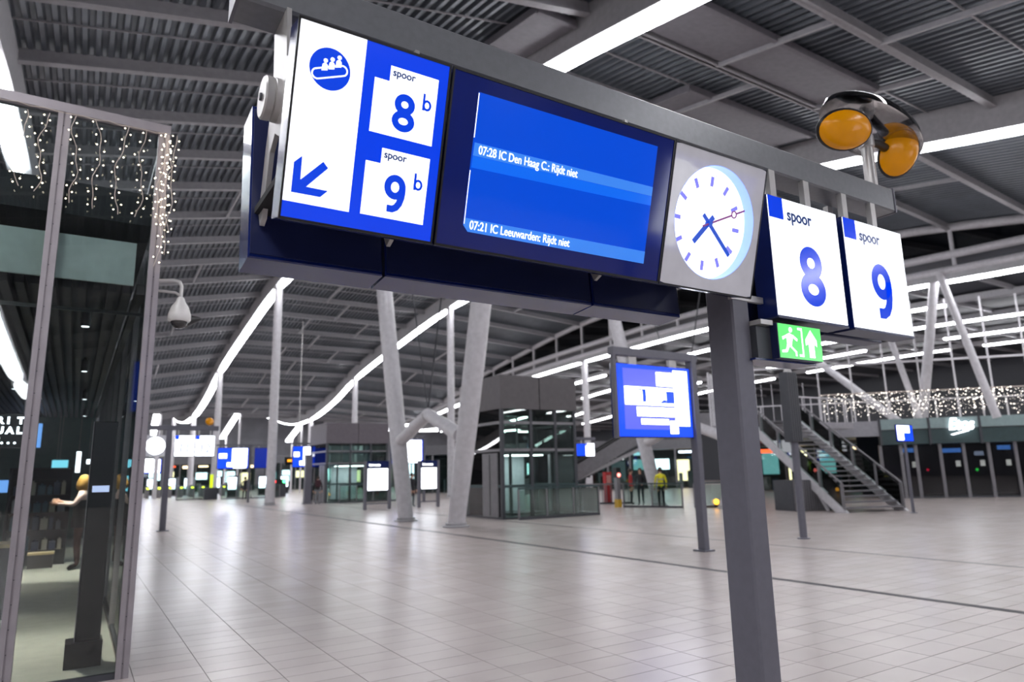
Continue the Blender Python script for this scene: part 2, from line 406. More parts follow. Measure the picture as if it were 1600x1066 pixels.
for k, y in enumerate(PURY[:-1]):
    y1 = PURY[k + 1]
    if zmain(y) - zside(y) < 1.5 and zmain(y1) - zside(y1) < 1.5: continue
    for q in range(2):
        a, b = y + (y1 - y) * q / 2, y + (y1 - y) * (q + 1) / 2
        pm = MB(); pm.hexa([(XC + .10, a, zside(a) + 1.4), (XC + .12, a, zside(a) + 1.4), (XC + .12, b, zside(b) + 1.4), (XC + .10, b, zside(b) + 1.4),
                            (XC + .10, a, zmain(a)), (XC + .12, a, zmain(a)), (XC + .12, b, zmain(b)), (XC + .10, b, zmain(b))])
        if zmain(a) > zside(a) + 1.6 and zmain(b) > zside(b) + 1.6: pm.build('pane', DARKGLASS, win)
me = wv.mesh('window_1'); me.materials.append(DARKFRAME); win.data = me
# ---- end walls and outer walls
EXTW = mat('dim grey cladding', (120, 120, 126), .6, var=.15, scale=.6)
tag(MB().box(-32, 74, YS1, YS1 + .4, -.3, 14.5).build('wall_far', EXTW), 'dim cladding wall closing the far end of the hall', kind='structure')
tag(MB().box(-32.4, -32, YS0, YS1, -.3, 12).build('wall_left', EXTW), 'dim cladding wall along the left of the hall', kind='structure')
tag(MB().box(74, 74.4, YS0, YS1, -.3, 12).build('wall_right', SIDE_DARK), 'dim cladding wall along the right of the hall', kind='structure')
tag(MB().box(-32, 74, YS0 - .4, YS0, -.3, 14).build('wall_back', EXTW), 'dim cladding wall behind the viewpoint', kind='structure')

# ================================================================== COLUMNS
def column(x, y, ztop, r, label, group='white vertical roof columns'):
    t = thing('roof_column', label, 'column', (x, y, 0), group=group)
    MB().tube((0, 0, .02), (0, 0, ztop), r, r * .92, 20).build('shaft', WHITE_STEEL, t, True)
    MB().lathe([(r + .12, 0), (r + .12, .02), (r + .02, .035), (r + .02, .16), (r, .17)], 20).build('base_plate', GIRDER, t, True)
    MB().box(-.26, .26, -.3, .3, ztop - .02, ztop + .1).build('head_plate', GIRDER, t)
    return t
for row, x, nm in (('A', XA, 'nearer'), ('B', XB, 'second'), ('C', XC, 'clerestory')):
    for k, y in enumerate((44.4, 65.0, 79.9, 97.7)):
        column(x, y, row_z(x, y) + .02, .28 if k < 2 else .3, f'white round column under the {nm} roof girder, {("closest", "second", "third", "furthest")[k]} of four')
for x, y in ((3.6, 80), (4.5, 97), (16.5, 104), (-2.33, 65)):
    column(x, y, row_z(x, y) + (.9 if x != -2.33 else 0), .26, f'white column far down the hall near {"the left end" if x < 4 else "the back wall"}, slim, {["first", "second", "third", "fourth"][int(abs(x)) % 4]}')
def vcol(x, y0, ya, yb, label):
    t = thing('v_column', label, 'column', (x, y0, 0))
    for s, yt, nm in ((-1, ya, 'leg'), (1, yb, 'leg')):
        b = (0, s * 1.95, 0); top = (0, yt - y0, row_z(x, yt) + .1)
        L = MB(); pts = [Vector(b).lerp(Vector(top), k / 8) for k in range(9)]
        L.path(pts, [.27, .3, .32, .33, .33, .32, .31, .29, .27], 20); L.build('leg', WHITE_STEEL, t, True)
        MB().lathe([(.42, 0), (.42, .03), (.33, .05), (.33, .12), (.3, .13)], 20, (0, s * 1.95, 0)).build('base_plate', GIRDER, t, True)
    zt = 2.85
    ties = MB(); ties.path([(0, -2.25, zt), (0, .12, zt + .85), (0, 2.65, zt)], [.24, .22, .24], 12); ties.build('tie_bar', WHITE_STEEL, t, True)
    MB().lathe([(.05, 0), (.2, .1), (.24, .25), (.12, .4), (.05, .48)], 12, (0, .12, zt + .6)).build('tie_node', GIRDER, t, True)
    MB().tube((0, .12, zt + 1.0), (0, -2.6, row_z(x, y0 - 2.6) + .1), .028, n=6).build('cable', DARKFRAME, t)
    MB().tube((0, .12, zt + 1.0), (0, 3.2, row_z(x, y0 + 3.2) + .1), .022, n=6).build('cable', DARKFRAME, t)
    return t
vcol(XA, 21.7, 16.35, 27.4, 'pair of leaning white steel columns with chevron tie, left of the glass lift')
vcol(XB, 21.7, 16.35, 27.4, 'pair of leaning white steel columns beside the escalator balustrades')

# ================================================================== FOREGROUND SIGN GANTRY
BY0, BY1, BZ0, BZ1 = 2.69, 2.885, 3.605, 3.80
gan = thing('sign_gantry', 'dark grey steel post with long overhead beam carrying the lit platform signs', 'sign gantry', (3.40, 2.80, 0))
gx, gy = 3.40, 2.80
MB().bbox(.42 - gx, 5.33 - gx, BY0 - gy, BY1 - gy, BZ0, BZ1, .012).build('beam', BEAM_GREY, gan)
MB().box(.405 - gx, .42 - gx, BY0 - gy - .004, BY1 - gy + .004, BZ0 - .004, BZ1 + .004).build('end_cap', POST_GREY, gan)
MB().box(5.33 - gx, 5.345 - gx, BY0 - gy - .004, BY1 - gy + .004, BZ0 - .004, BZ1 + .004).build('end_cap', POST_GREY, gan)
px0, px1, py0, py1 = 3.305 - gx, 3.465 - gx, 2.70 - gy, 2.905 - gy
pm = MB(); c = .012
ringp = [(px0 + c, py0), (px1 - c, py0), (px1, py0 + c), (px1, py1 - c), (px1 - c, py1), (px0 + c, py1), (px0, py1 - c), (px0, py0 + c)]
pm.add([(a, b, .012) for a, b in ringp] + [(a, b, BZ0) for a, b in ringp], [tuple(range(8))[::-1], tuple(range(8, 16))] + [(i, (i + 1) % 8, (i + 1) % 8 + 8, i + 8) for i in range(8)])
pm.build('post', POST_GREY, gan)
MB().box(px0 - .1, px1 + .1, py0 - .1, py1 + .1, 0, .014).build('foot_plate', POST_GREY, gan)
fb = MB()
for sx in (-1, 1):
    for sy in (-1, 1): fb.tube(((px0 + px1) / 2 + sx * .14, (py0 + py1) / 2 + sy * .15, .013), ((px0 + px1) / 2 + sx * .14, (py0 + py1) / 2 + sy * .15, .04), .014, n=6)
fb.build('foot_bolts', GALV, gan, kind='stuff')
MB().box(3.30 - gx, 3.60 - gx, py0 - .006, py0 + .02, 2.66, 2.70).build('lit_edge', GALV, gan)
# hanger brackets that hold the tilted boxes: a curved plate with a round knuckle, both sides
def bracket(xx):
    b = MB(); s0, s1 = xx, xx + .02
    prof = [(-.10, .405), (.12, .405), (.10, .20), (.13, .02), (.19, -.12), (.27, -.40), (.235, -.46), (.19, -.44), (.10, -.17), (.02, -.12), (-.06, -.17), (-.10, -.36), (-.17, -.38), (-.24, .0), (-.20, .12), (-.13, .16)]
    n = len(prof)
    b.add([(s0, y, z) for y, z in prof] + [(s1, y, z) for y, z in prof], [tuple(range(n)), tuple(range(n, 2 * n))[::-1]] + [(i, i + n, (i + 1) % n + n, (i + 1) % n) for i in range(n)])
    return b
for xx in (.60, 1.19, 2.48):
    o = bracket(0).build('hanger_bracket', GALV, gan); o.location = (xx - gx, 2.76 - gy, 3.20)
    MB().lathe([(.0, -.055), (.084, -.055), (.092, -.048), (.092, -.02), (.086, -.015), (.092, -.01), (.092, .02), (0, .02)], 28, (-.01, .0, .02), Matrix.Rotation(R(90), 3, 'Y')).build('knuckle', GALV, o, True)
    MB().lathe([(0, -.012), (.016, -.012), (.018, 0), (0, 0)], 8, (-.062, .0, .02), Matrix.Rotation(R(90), 3, 'Y')).build('bolt', DARKFRAME, o)

TILT = R(14.98); PH = .735
def panel(name, label, cat, x0, x1, face, z=2.60, y=2.48, tilt=TILT, hh=PH, depth=.13, frame=NAVY, bez=.008):
    t = thing(name, label, cat, (x0, y, z), rx=tilt)
    wd = x1 - x0
    MB().box(.003, wd - .003, .004, depth, .0, hh).build('housing', frame, t)
    fr = MB()
    fr.box(0, wd, -.004, .006, -.006, .004); fr.box(0, wd, -.004, .006, hh - .004, hh + .006); fr.box(0, bez, -.004, .006, 0, hh); fr.box(wd - bez, wd, -.004, .006, 0, hh)
    fr.build('frame', BLACK, t)
    MB().box(bez, wd - bez, 0, .006, .004, hh - .004).build('face', face, t)
    return t

def stroke(mb, pts, th, y0, y1, closed=False):      # flat ribbon of constant width along a smooth outline in (x, z)
    P_ = [Vector(p) for p in pts]; n = len(P_); L_, R_ = [], []
    for i in range(n):
        a = P_[i - 1] if (closed or i) else P_[i]; b = P_[(i + 1) % n] if (closed or i < n - 1) else P_[i]
        t = (b - a).normalized(); nn = Vector((-t.y, t.x)) * th / 2; L_.append(P_[i] + nn); R_.append(P_[i] - nn)
    for i in range(n if closed else n - 1):
        j = (i + 1) % n; q = [L_[i], R_[i], R_[j], L_[j]]
        mb.add([(k.x, y0, k.y) for k in q] + [(k.x, y1, k.y) for k in q], [(0, 1, 2, 3), (7, 6, 5, 4), (0, 4, 5, 1), (1, 5, 6, 2), (2, 6, 7, 3), (3, 7, 4, 0)])
def ell(cx, cz, rx, rz, a0=0, a1=360, n=28): return [(cx + rx * math.cos(R(a0 + (a1 - a0) * k / n)), cz + rz * math.sin(R(a0 + (a1 - a0) * k / n))) for k in range(n + (0 if abs(a1 - a0) == 360 else 1))]
def numeral(ch, M, parent, x, z, h, y0, name='numeral'):   # humanist 8, 9 and b, cap height h, left edge x, foot z
    mb = MB(); y1 = y0 + .0008; th = h * .192
    if ch == '8':
        stroke(mb, ell(x + .30 * h, z + .275 * h, .235 * h, .19 * h), th, y0, y1, True); stroke(mb, ell(x + .30 * h, z + .725 * h, .20 * h, .188 * h), th, y0 - .0002, y1, True)
    if ch == '9':
        stroke(mb, ell(x + .28 * h, z + .68 * h, .215 * h, .24 * h), th, y0, y1, True)
        stroke(mb, [(x + .495 * h, z + .70 * h), (x + .50 * h, z + .58 * h), (x + .485 * h, z + .42 * h), (x + .44 * h, z + .26 * h), (x + .36 * h, z + .14 * h), (x + .26 * h, z + .085 * h), (x + .10 * h, z + .085 * h)], th, y0, y1)
    if ch == 'b':
        th = h * .145; stroke(mb, ell(x + .31 * h, z + .33 * h, .215 * h, .26 * h), th, y0, y1, True); stroke(mb, [(x + .09 * h, z), (x + .09 * h, z + 1.0 * h)], th, y0, y1)
    return mb.build(name, M, parent)
F0, F1 = -.0012, 0.0003       # graphics sit a hair proud of the face
# --- panel 1: escalator pictogram, arrow, tracks 8b and 9b
p1 = panel('platform_sign', 'lit blue and white sign with escalator symbol, arrow, spoor 8b and 9b', 'sign', .560, 1.187, LIT_BLUE)
MB().box(.006, .262, F0, F1, .064, .731).build('white_field', LIT_WHITE, p1)
dk = MB().disc(.132, .580, .0785, F0 - .0008, F1 - .001, 48).build('symbol_disc', INK, p1)
WG = LIT_WHITE
def rib(pts, r):   # closed outline ribbon
    n = len(pts); outp, inp = [], []
    for i in range(n):
        a, b, c_ = Vector(pts[i - 1]), Vector(pts[i]), Vector(pts[(i + 1) % n])
        t = ((b - a).normalized() + (c_ - b).normalized()).normalized(); nn = Vector((t.y, -t.x))
        outp.append(b + nn * r); inp.append(b - nn * r)
    return outp, inp
outl = []; sl = math.degrees(math.atan2(.036, .094))
for cx, cz, a0, a1 in ((.085, .551, 90 + sl, 270 + sl), (.179, .587, -90 + sl, 90 + sl)):
    for k in range(13):
        t = R(a0 + (a1 - a0) * k / 12); outl.append((cx + .0185 * math.cos(t), cz + .0185 * math.sin(t)))
oo, ii = rib(outl, .0027); e = MB(); n = len(oo)
for i in range(n):
    j = (i + 1) % n; yv = F0 - .0018
    e.add([(oo[i].x, yv, oo[i].y), (oo[j].x, yv, oo[j].y), (ii[j].x, yv, ii[j].y), (ii[i].x, yv, ii[i].y), (oo[i].x, F0, oo[i].y), (oo[j].x, F0, oo[j].y), (ii[j].x, F0, ii[j].y), (ii[i].x, F0, ii[i].y)],
          [(0, 1, 2, 3), (0, 4, 5, 1), (2, 6, 7, 3)])
e.build('escalator_outline', WG, dk)
for hx_, hz_ in ((.1125, .607), (.1375, .618), (.163, .632)):
    f = MB(); f.disc(hx_, hz_, .0078, F0 - .0018, F0, 16)
    base = hz_ - .036; f.prism([(hx_ - .012, base - .004), (hx_ + .010, base + .002), (hx_ + .0095, hz_ - .016), (hx_ + .004, hz_ - .0095), (hx_ - .005, hz_ - .0095), (hx_ - .0105, hz_ - .016)], F0 - .0018, F0)
    f.build('rider_figure', WG, dk)
MB().prism([(.036, .098), (.146, .099), (.173, .128), (.090, .128), (.165, .213), (.144, .234), (.066, .150), (.064, .239), (.036, .210)], F0 - .0008, F0).build('arrow', INK, p1)
for zb, num in ((.392, '8'), (.067, '9')):
    tl = MB().prism([(.308, zb), (.577, zb), (.577, zb + .272), (.369, zb + .272), (.369, zb + .210), (.308, zb + .210)], F0, F1).build('number_tile', LIT_WHITE, p1)
    text('spoor', .041, INK_D, tl, .379, zb + .236, F0 - .0006, sx=.98, bold=.0010)
    numeral(num, INK, tl, .398, zb + .028, .148, F0 - .001)
    numeral('b', INK, tl, .516, zb + .134, .068, F0 - .001)
# --- panel 2: departures screen
p2 = panel('departure_display', 'dark blue departures screen showing two cancelled trains', 'display', 1.197, 2.478, mat('navy display bezel', (4, 22, 92), .10, coat=.3, emit=(0, 20, 96), strength=.35))
sc = MB().prism([(.150, .074), (1.166, .080), (1.166, .676), (.129, .668), (.125, .100)], F0, F1).build('screen', SCREEN, p2)
MB().prism([(.1345, .399), (1.166, .424), (1.166, .470), (.136, .455)], F0 - .0006, F0).build('text_band', BAND, sc)
MB().prism([(.133, .347), (1.166, .376), (1.166, .4225), (.1345, .3975)], F0 - .0006, F0).build('lower_band', BAND2, sc)
MB().prism([(.150, .0745), (1.166, .0805), (1.166, .142), (.132, .131), (.126, .100)], F0 - .0006, F0).build('text_band', BAND, sc)
MB().box(.1285, .1325, F0 - .0008, F0, .475, .664).build('edge_line', SCR_TXT, sc); MB().box(.1275, .131, F0 - .0008, F0, .105, .335).build('edge_line', SCR_TXT, sc)
text('07:28 IC Den Haag C.: Rijdt niet', .053, SCR_TXT, sc, .158, .4105, F0 - .0012, sx=.765, bold=.0006, rot=R(.9))
text('07:21 IC Leeuwarden: Rijdt niet', .053, SCR_TXT, sc, .155, .0875, F0 - .0012, sx=.785, bold=.0006, rot=R(.5))
# --- panel 3: clock
p3 = thing('station_clock', 'square station clock with round lit white dial and blue hands', 'clock', (2.486, 2.48, 2.60), rx=TILT)
CW, CH, CR = .716, .735, .305; cxc, czc = CW / 2, CH / 2 + .004
pl = MB(); N_ = 64; v = []; RD = .062
for k in range(N_):
    t = 2 * math.pi * k / N_; c_, s_ = math.cos(t), math.sin(t)
    q = min((CW / 2) / max(abs(c_), 1e-6), (CH / 2) / max(abs(s_), 1e-6))
    v += [(cxc + CR * c_, 0, czc + CR * s_), (CW / 2 + q * c_, 0, CH / 2 + q * s_)]
pl.add(v, [(2 * k, 2 * k + 1, 2 * ((k + 1) % N_) + 1, 2 * ((k + 1) % N_)) for k in range(N_)])
pl.build('front_plate', CLOCKF, p3)
rm = MB(); rm.ring(cxc, czc, CR, CR + .003, .0, RD, N_); rm.build('dial_rim', RIMB, p3, True)
dl = MB().disc(cxc, czc, CR, RD, RD + .004, 64).build('dial', DIAL, p3)
hb = MB(); hb.box(0, CW, .09, .13, 0, CH); hb.box(0, .008, .002, .13, 0, CH); hb.box(CW - .008, CW, .002, .13, 0, CH); hb.box(0, CW, .002, .13, 0, .008); hb.box(0, CW, .002, .13, CH - .008, CH)
hb.build('housing', NAVY, p3)
fr = MB(); fr.box(-.002, CW + .002, -.003, .004, -.006, .003); fr.box(-.002, CW + .002, -.003, .004, CH - .003, CH + .006); fr.box(-.004, .003, -.003, .004, 0, CH); fr.box(CW - .003, CW + .004, -.003, .004, 0, CH); fr.build('frame', BLACK, p3)
def polar(a, r): return (cxc + r * math.sin(R(a)), czc + r * math.cos(R(a)))
def stick(a, r0, r1, w0, y0, y1):
    (x0, z0), (x1, z1) = polar(a, r0), polar(a, r1); nx, nz = math.cos(R(a)) * w0 / 2, -math.sin(R(a)) * w0 / 2
    return MB().prism([(x0 - nx, z0 - nz), (x0 + nx, z0 + nz), (x1 + nx, z1 + nz), (x1 - nx, z1 - nz)][::-1], y0, y1)
for h in range(12): stick(h * 30, .205, .258, .022, RD - .002, RD).build('hour_mark', TICK, dl)
dots = MB()
for mnt in range(60):
    if mnt % 5: dots.disc(*polar(mnt * 6, .268), .0026, RD - .0015, RD, 6)
dots.build('minute_dots', TICK, dl, kind='stuff')
stick(220, -.055, .150, .028, RD - .012, RD - .008).build('hour_hand', HAND, dl)
stick(129, -.065, .240, .022, RD - .018, RD - .014).build('minute_hand', HAND, dl)
sh = stick(66, -.06, .175, .010, RD - .026, RD - .023); q = stick(66, .215, .285, .010, RD - .026, RD - .023); sh.add(q.v, q.f)
sh.ring(*polar(66, .195), .015, .022, RD - .026, RD - .023, 24); sh.build('second_hand', SECOND, dl)
MB().disc(cxc, czc, .014, RD - .03, RD, 20).build('hub', HAND, dl)
pg = mat('clear clock glass', (220, 224, 230), .02)
# --- rear boxes (the other side of the same sign), leaning the other way
for k, (x0, x1, lb) in enumerate(((.56, 1.187, 'back of the lit platform sign, navy box facing away at left'), (1.197, 2.478, 'back of the long departures box, navy, facing away'), (2.486, 3.20, 'back of the clock box, navy, facing away behind the post'))):
    t = thing('rear_sign_box', lb, 'sign', (x0, 3.22, 2.58), rx=-R(5), group='boxes on the far side of the gantry')
    wd = x1 - x0
    MB().bbox(.002, wd - .002, -.20, 0, 0, .76, .006).build('housing', NAVY, t)
    MB().box(.03, wd - .03, .0, .006, .03, .73).build('face', LIT_BLUE if k < 2 else LIT_WHITE, t)
    MB().box(.01, wd - .01, -.205, -.2, .02, .74).build('back_plate', NAVY_D, t)
# --- dark plates added as painted shade in the open gap between the box rows
for x0, x1 in ((.56, 1.187), (1.197, 2.478), (2.486, 3.20)):
    MB().box(x0 - gx + .02, x1 - gx - .02, 2.64 - gy, 3.02 - gy, 2.80, 2.83).build('gap_shade_plate', GAPSHADE, gan)
# --- hanging track number boxes 8 and 9
def number_box(num, x0, x1, label):
    t = thing('track_number_sign', label, 'sign', (x0, 2.60, 2.570), group='track number boxes right of the post')
    wd, hh = x1 - x0, .80
    MB().box(.0, wd, .006, .15, -.004, hh).build('housing', NAVY_D if num == '0' else NAVY, t)
    MB().box(.004, wd - .004, 0, .008, .004, hh - .004).build('face', LIT_WHITE, t)
    MB().box(-.002, wd + .002, -.002, .16, -.016, -.004).build('bottom_lip', NAVY_D, t)
    MB().prism([(.004, hh - .152), (.148, hh - .152), (.148, hh - .004), (.004, hh - .004)], -.0014, 0).build('corner_square', LIT_BLUE, t)
    text('spoor', .118, INK_D, t, .185, hh - .145, -.001, sx=.92, bold=.0028)
    numeral(num, INK, t, wd / 2 - .10 if num == '8' else wd / 2 - .085, .10, .40, -.0014)
    for xx in (wd * .25, wd * .75):
        MB().box(xx - .03, xx + .03, .08, .12, hh, BZ0 - 2.57 + .002).build('hanger', GALV, t)
    return t
number_box('8', 3.610, 4.350, 'lit white box sign reading spoor 8 hanging beside the clock')
number_box('9', 4.425, 5.175, 'lit white box sign reading spoor 9 at the end of the beam')
for x0, x1, lb in ((3.612, 4.350, 'navy back box behind the spoor sign nearest the clock'), (4.425, 5.172, 'navy back box at the very end of the beam')):
    t = thing('rear_track_number_box', lb, 'sign', (x0, 2.84, 2.56), group='back boxes of the track signs')
    MB().bbox(0, x1 - x0, 0, .15, 0, .80, .006).build('housing', NAVY_D, t); MB().box(.01, x1 - x0 - .01, .15, .156, .01, .79).build('face', LIT_WHITE, t)
    MB().box(.3, .36, .04, .08, .80, BZ0 - 2.56).build('hanger', GALV, t)
# --- green exit sign
ex = thing('exit_sign', 'small green exit sign with running figure and arrow under spoor 8', 'sign', (3.592, 2.60, 2.300))
MB().bbox(0, .432, .004, .20, 0, .222, .006).build('housing', NAVY_D, ex)
MB().box(.004, .428, 0, .006, .004, .218).build('face', EXITG, ex)
MB().box(-.16, .44, .06, .24, -.012, 0).build('base_tray', NAVY, ex)
MB().box(-.132, 0, .06, .20, .0, .20).build('junction_box', DARKFRAME, ex); MB().box(-.132, -.02, .02, .2, .205, .235).build('mount', GALV, ex)
ax_, az = .32, .02
MB().prism([(ax_ - .028, az), (ax_ + .028, az), (ax_ + .028, az + .09), (ax_ + .058, az + .075), (ax_ + .058, az + .115), (ax_, az + .18), (ax_ - .058, az + .115), (ax_ - .058, az + .075), (ax_ - .028, az + .09)], -.0014, 0).build('arrow', LIT_WHITE, ex)
rf = MB(); rf.disc(.118, .185, .017, -.0014, 0, 16)
rf.prism([(.075, .09), (.115, .075), (.140, .15), (.105, .165), (.07, .15)], -.0014, 0)
rf.prism([(.135, .135), (.175, .115), (.182, .13), (.137, .155)], -.0014, 0); rf.prism([(.035, .115), (.075, .135), (.085, .155), (.03, .135)], -.0014, 0)
rf.prism([(.095, .08), (.12, .08), (.165, .05), (.165, .02), (.150, .02), (.148, .045)], -.0014, 0); rf.prism([(.075, .095), (.098, .08), (.07, .04), (.02, .035), (.02, .05), (.06, .058)], -.0014, 0)
rf.build('running_figure', LIT_WHITE, ex)
MB().prism([(.19, .02), (.235, .02), (.235, .205), (.19, .205), (.19, .19), (.222, .19), (.222, .035), (.19, .035)], -.0014, 0).build('door_symbol', LIT_WHITE, ex)
# --- twin amber heads on a stub pole above the beam end
bc = thing('twin_amber_lamp', 'two amber oval lamp heads with clear hood on stub pole above the beam', 'lamp', (5.22, 2.79, BZ1))
MB().lathe([(.06, 0), (.06, .012), (.045, .014), (.045, .36), (.058, .37), (.058, .46), (.04, .48), (.036, .62)], 16).build('pole', GALV, bc, True)
def lamp_head(name, c_, rot, sx, sz):
    mt = rot
    h = MB(); h.lathe([(.0, -.10), (.07, -.09), (.12, -.06), (.165, -.02), (.172, .0), (.165, .012)], 28, c_, mt @ Matrix.Diagonal((sx, sz, 1))); o = h.build('lamp_body', BLACK, bc, True)
    l = MB(); l.lathe([(.160, .006), (.150, .03), (.118, .062), (.07, .082), (.0, .09)], 28, c_, mt @ Matrix.Diagonal((sx, sz, 1))); l.build('amber_lens', YELLOW, o, True)
    return o
rotR = Matrix.Rotation(R(-38), 3, 'Z') @ Matrix.Rotation(R(108), 3, 'X') @ Matrix.Rotation(R(-22), 3, 'Z')
lamp_head('right', (.40, -.04, .40), rotR, .95, 1.22)
rotL = Matrix.Rotation(R(-20), 3, 'Z') @ Matrix.Rotation(R(122), 3, 'X')
lamp_head('left', (-.33, -.02, .43), rotL, 1.45, .95)
MB().path([(0, 0, .42), (.14, -.01, .44), (.33, .0, .43)], .035, 10).build('arm', BLACK, bc, True); MB().path([(0, 0, .56), (-.06, 0, .66), (-.2, 0, .62)], .04, 10).build('arm', BLACK, bc, True)
hd = MB(); hd.lathe([(.52, -.06), (.50, .0), (.42, .06), (.28, .11), (.12, .135), (.0, .14), (.0, .135), (.12, .13), (.28, .105), (.418, .056), (.496, -.002), (.516, -.06)], 36, (.12, 0, .60), Matrix.Rotation(R(12), 3, 'Y') @ Matrix.Diagonal((1.1, .55, 1)))
hd.build('clear_hood', CLEAR, bc, True)

# ================================================================== GLASS SHOP AT THE LEFT
WY, WX = 7.10, .53
shop = thing('glass_shop', 'glass shop front with grey mullions at the left edge', 'shop front', (WX, WY, 0))
def lb(mb, x0, x1, y0, y1, z0, z1): return mb.box(x0 - WX, x1 - WX, y0 - WY, y1 - WY, z0, z1)
MX = [-2.97, -2.10, -1.22, -.345, .48]
for k, x in enumerate(MX):
    o = lb(MB(), x - .05, x - .008, WY - .05, WY + .06, 0, 5.0); lb(o, x + .008, x + .05, WY - .05, WY + .06, 0, 5.0); lb(o, x - .008, x + .008, WY - .036, WY + .05, 0, 5.0)
    o = o.build('mullion', ALU, shop)
    sc_ = MB()
    for q in range(26):
        z = .12 + q * .19; sc_.tube((x - WX, -.04, z), (x - WX, -.03, z), .005, n=6)
    sc_.build('screws', DARKFRAME, o, kind='stuff')
lb(MB(), -4, WX, WY - .06, WY + .06, 5.0, 5.09).build('top_rail', ALU, shop)
lb(MB(), -4, WX, WY - .02, WY + .03, 0, .05).build('bottom_rail', DARKFRAME, shop)
lb(MB(), -4, WX, WY + .012, WY + .04, 3.16, 3.19).build('transom', BLACK, shop)
prev = -3.9
for x in MX:
    lb(MB(), prev + .05, x - .05, WY, WY + .012, .05, 5.0).build('pane', SHOPGLASS, shop); prev = x
# side wall towards the hall
sidew = thing('glass_partition', 'glass side wall of the shop running away into the hall', 'shop front', (WX, WY, 0))
for q in range(8):
    y = WY + .2 + q * 2.2
    lb(MB(), WX - .03, WX - .018, y + .05, y + 2.15, .05, 5.0).build('pane', SHOPGLASS, sidew)
    if q: lb(MB(), WX - .06, WX + .0, y - .05, y + .05, 0, 5.0).build('mullion', ALU, sidew)
lb(MB(), WX - .06, WX, WY + .07, WY + 17.8, 5.0, 5.09).build('top_rail', ALU, sidew); lb(MB(), WX - .05, WX, WY + .07, WY + 17.8, 0, .05).build('bottom_rail', DARKFRAME, sidew)
# roof slab of the shop, ceiling slats, blind, walls inside
SHOPDARK = mat('dark shop interior', (40, 42, 46), .6); SLAT = mat('dark ceiling slat', (58, 54, 56), .6)
tag(MB().box(-4, WX - .08, WY + .1, 25, 4.08, 4.40).build('shop_roof', SHOPDARK), 'black roof slab of the glass shop at the left', kind='structure')
sc0 = thing('slat_ceiling', 'dark slatted ceiling inside the glass shop', 'ceiling', (-2, WY, 3.45))
for q in range(36):
    x = -3.9 + q * .122; MB().box(x + 2, x + 2 + .07, .35, 16, 0, .1).build('slat', SLAT, sc0)
tag(MB().box(-4, .33, WY + .14, WY + .17, 3.48, 3.90).build('roller_blind', PALEGREEN), 'pale green roller blind band behind the shop glass', 'blind')
tag(MB().box(-4, WX - .1, 24.6, 24.9, 0, 4.08).build('wall_shop_back', mat('dark green shop wall', (92, 116, 112), .6)), 'dark back wall inside the glass shop', kind='structure')
tag(MB().box(-4.3, -4, WY, 25, 0, 5).build('wall_shop_left', SHOPDARK), 'dark left wall inside the glass shop', kind='structure')
# black tall display column with base
bc_ = thing('display_column', 'tall black display column standing just inside the shop glass', 'column', (.215, 7.78, 0))
MB().box(-.16, .13, -.12, .16, 0, .22).build('plinth', BLACK, bc_); MB().bbox(-.09, .11, -.05, .1, .22, 2.22, .01).build('panel', BLACK, bc_)
MB().box(-.095, -.09, -.05, .1, .22, 2.22).build('edge_trim', ALU, bc_); MB().box(-.06, .08, -.056, -.05, 1.55, 1.61).build('lit_label', mat('small lit label', (200, 210, 240), .3, emit=(190, 200, 240), strength=1.2), bc_)
# hanging word board
wb = thing('word_board', 'black hanging board with three rows of white lit letters', 'sign', (-1.15, 9.0, 2.02))
MB().box(0, .70, 0, .05, 0, .36).build('board', BLACK, wb)
for q, tx in enumerate(('RIT', 'UAL', 'S ...')):
    for c_i, ch in enumerate(tx.replace(' ', '')): text(ch, .098, LIT_WHITE2, wb, .41 + c_i * (.09 if q < 2 else (.075 if c_i == 0 else .055)) - (0 if q < 2 else 0), .255 - q * .105, -.001, bold=.006, name='letter')
for xx in (.06, .64): MB().tube((xx, .025, .36), (xx, .025, 1.43), .006, n=6).build('hanging_rod', ALU, wb)
# shelf unit with goods
sh = thing('shelf_unit', 'dark shelf unit with boxes and bottles inside the shop', 'shelf', (-.47, 17.5, 0))
for x in (-.62, .42): MB().box(x - .02, x + .02, -.2, .2, 0, 1.95).build('side_panel', SHOPDARK, sh)
MB().box(-.62, .42, .18, .2, 0, 1.95).build('back_panel', SHOPDARK, sh)
for z in (.30, .70, 1.05, 1.40, 1.72, 1.95): MB().box(-.60, .40, -.2, .18, z - .02, z).build('shelf_board', SLAT, sh)
MB().box(-.60, .40, -.18, .18, 0, .28).build('base_cabinet', SHOPDARK, sh)
goods = [mat('grey goods box', (150, 155, 165), .5), mat('teal goods box', (70, 100, 120), .5), mat('cream goods box', (200, 195, 180), .5), mat('blue grey goods box', (70, 80, 105), .5)]
ORDL = ['first'] + ORD[1:] + ['tenth']; NM = ['grey', 'teal', 'cream', 'blue grey']; ordn = ['lowest', 'second', 'third', 'fourth']
for r_, z in enumerate((.30, .70, 1.05, 1.40)):
    x = -.55; k = 0
    while x < .32:
        wd = random.uniform(.07, .13); hh = random.uniform(.16, .27); g_i = random.randrange(4)
        o = MB(); o.bbox(0, wd, -.12, .05, 0, hh, .008); o.tube((wd / 2, -.03, hh), (wd / 2, -.03, hh + .03), .02, n=8)
        o = o.build('goods_pack', goods[g_i]); o.location = (-.47 + x, 17.5, z + .001); tag(o, f'{NM[g_i]} pack on the {ordn[r_]} shelf, {ORDL[k]} from its left end', 'pack', 'packs on the shop shelf'); x += wd + random.uniform(.02, .05); k += 1
ct = thing('shop_counter', 'dark counter with pale wooden top at the far left of the shop', 'counter', (-1.0, 11.2, 0))
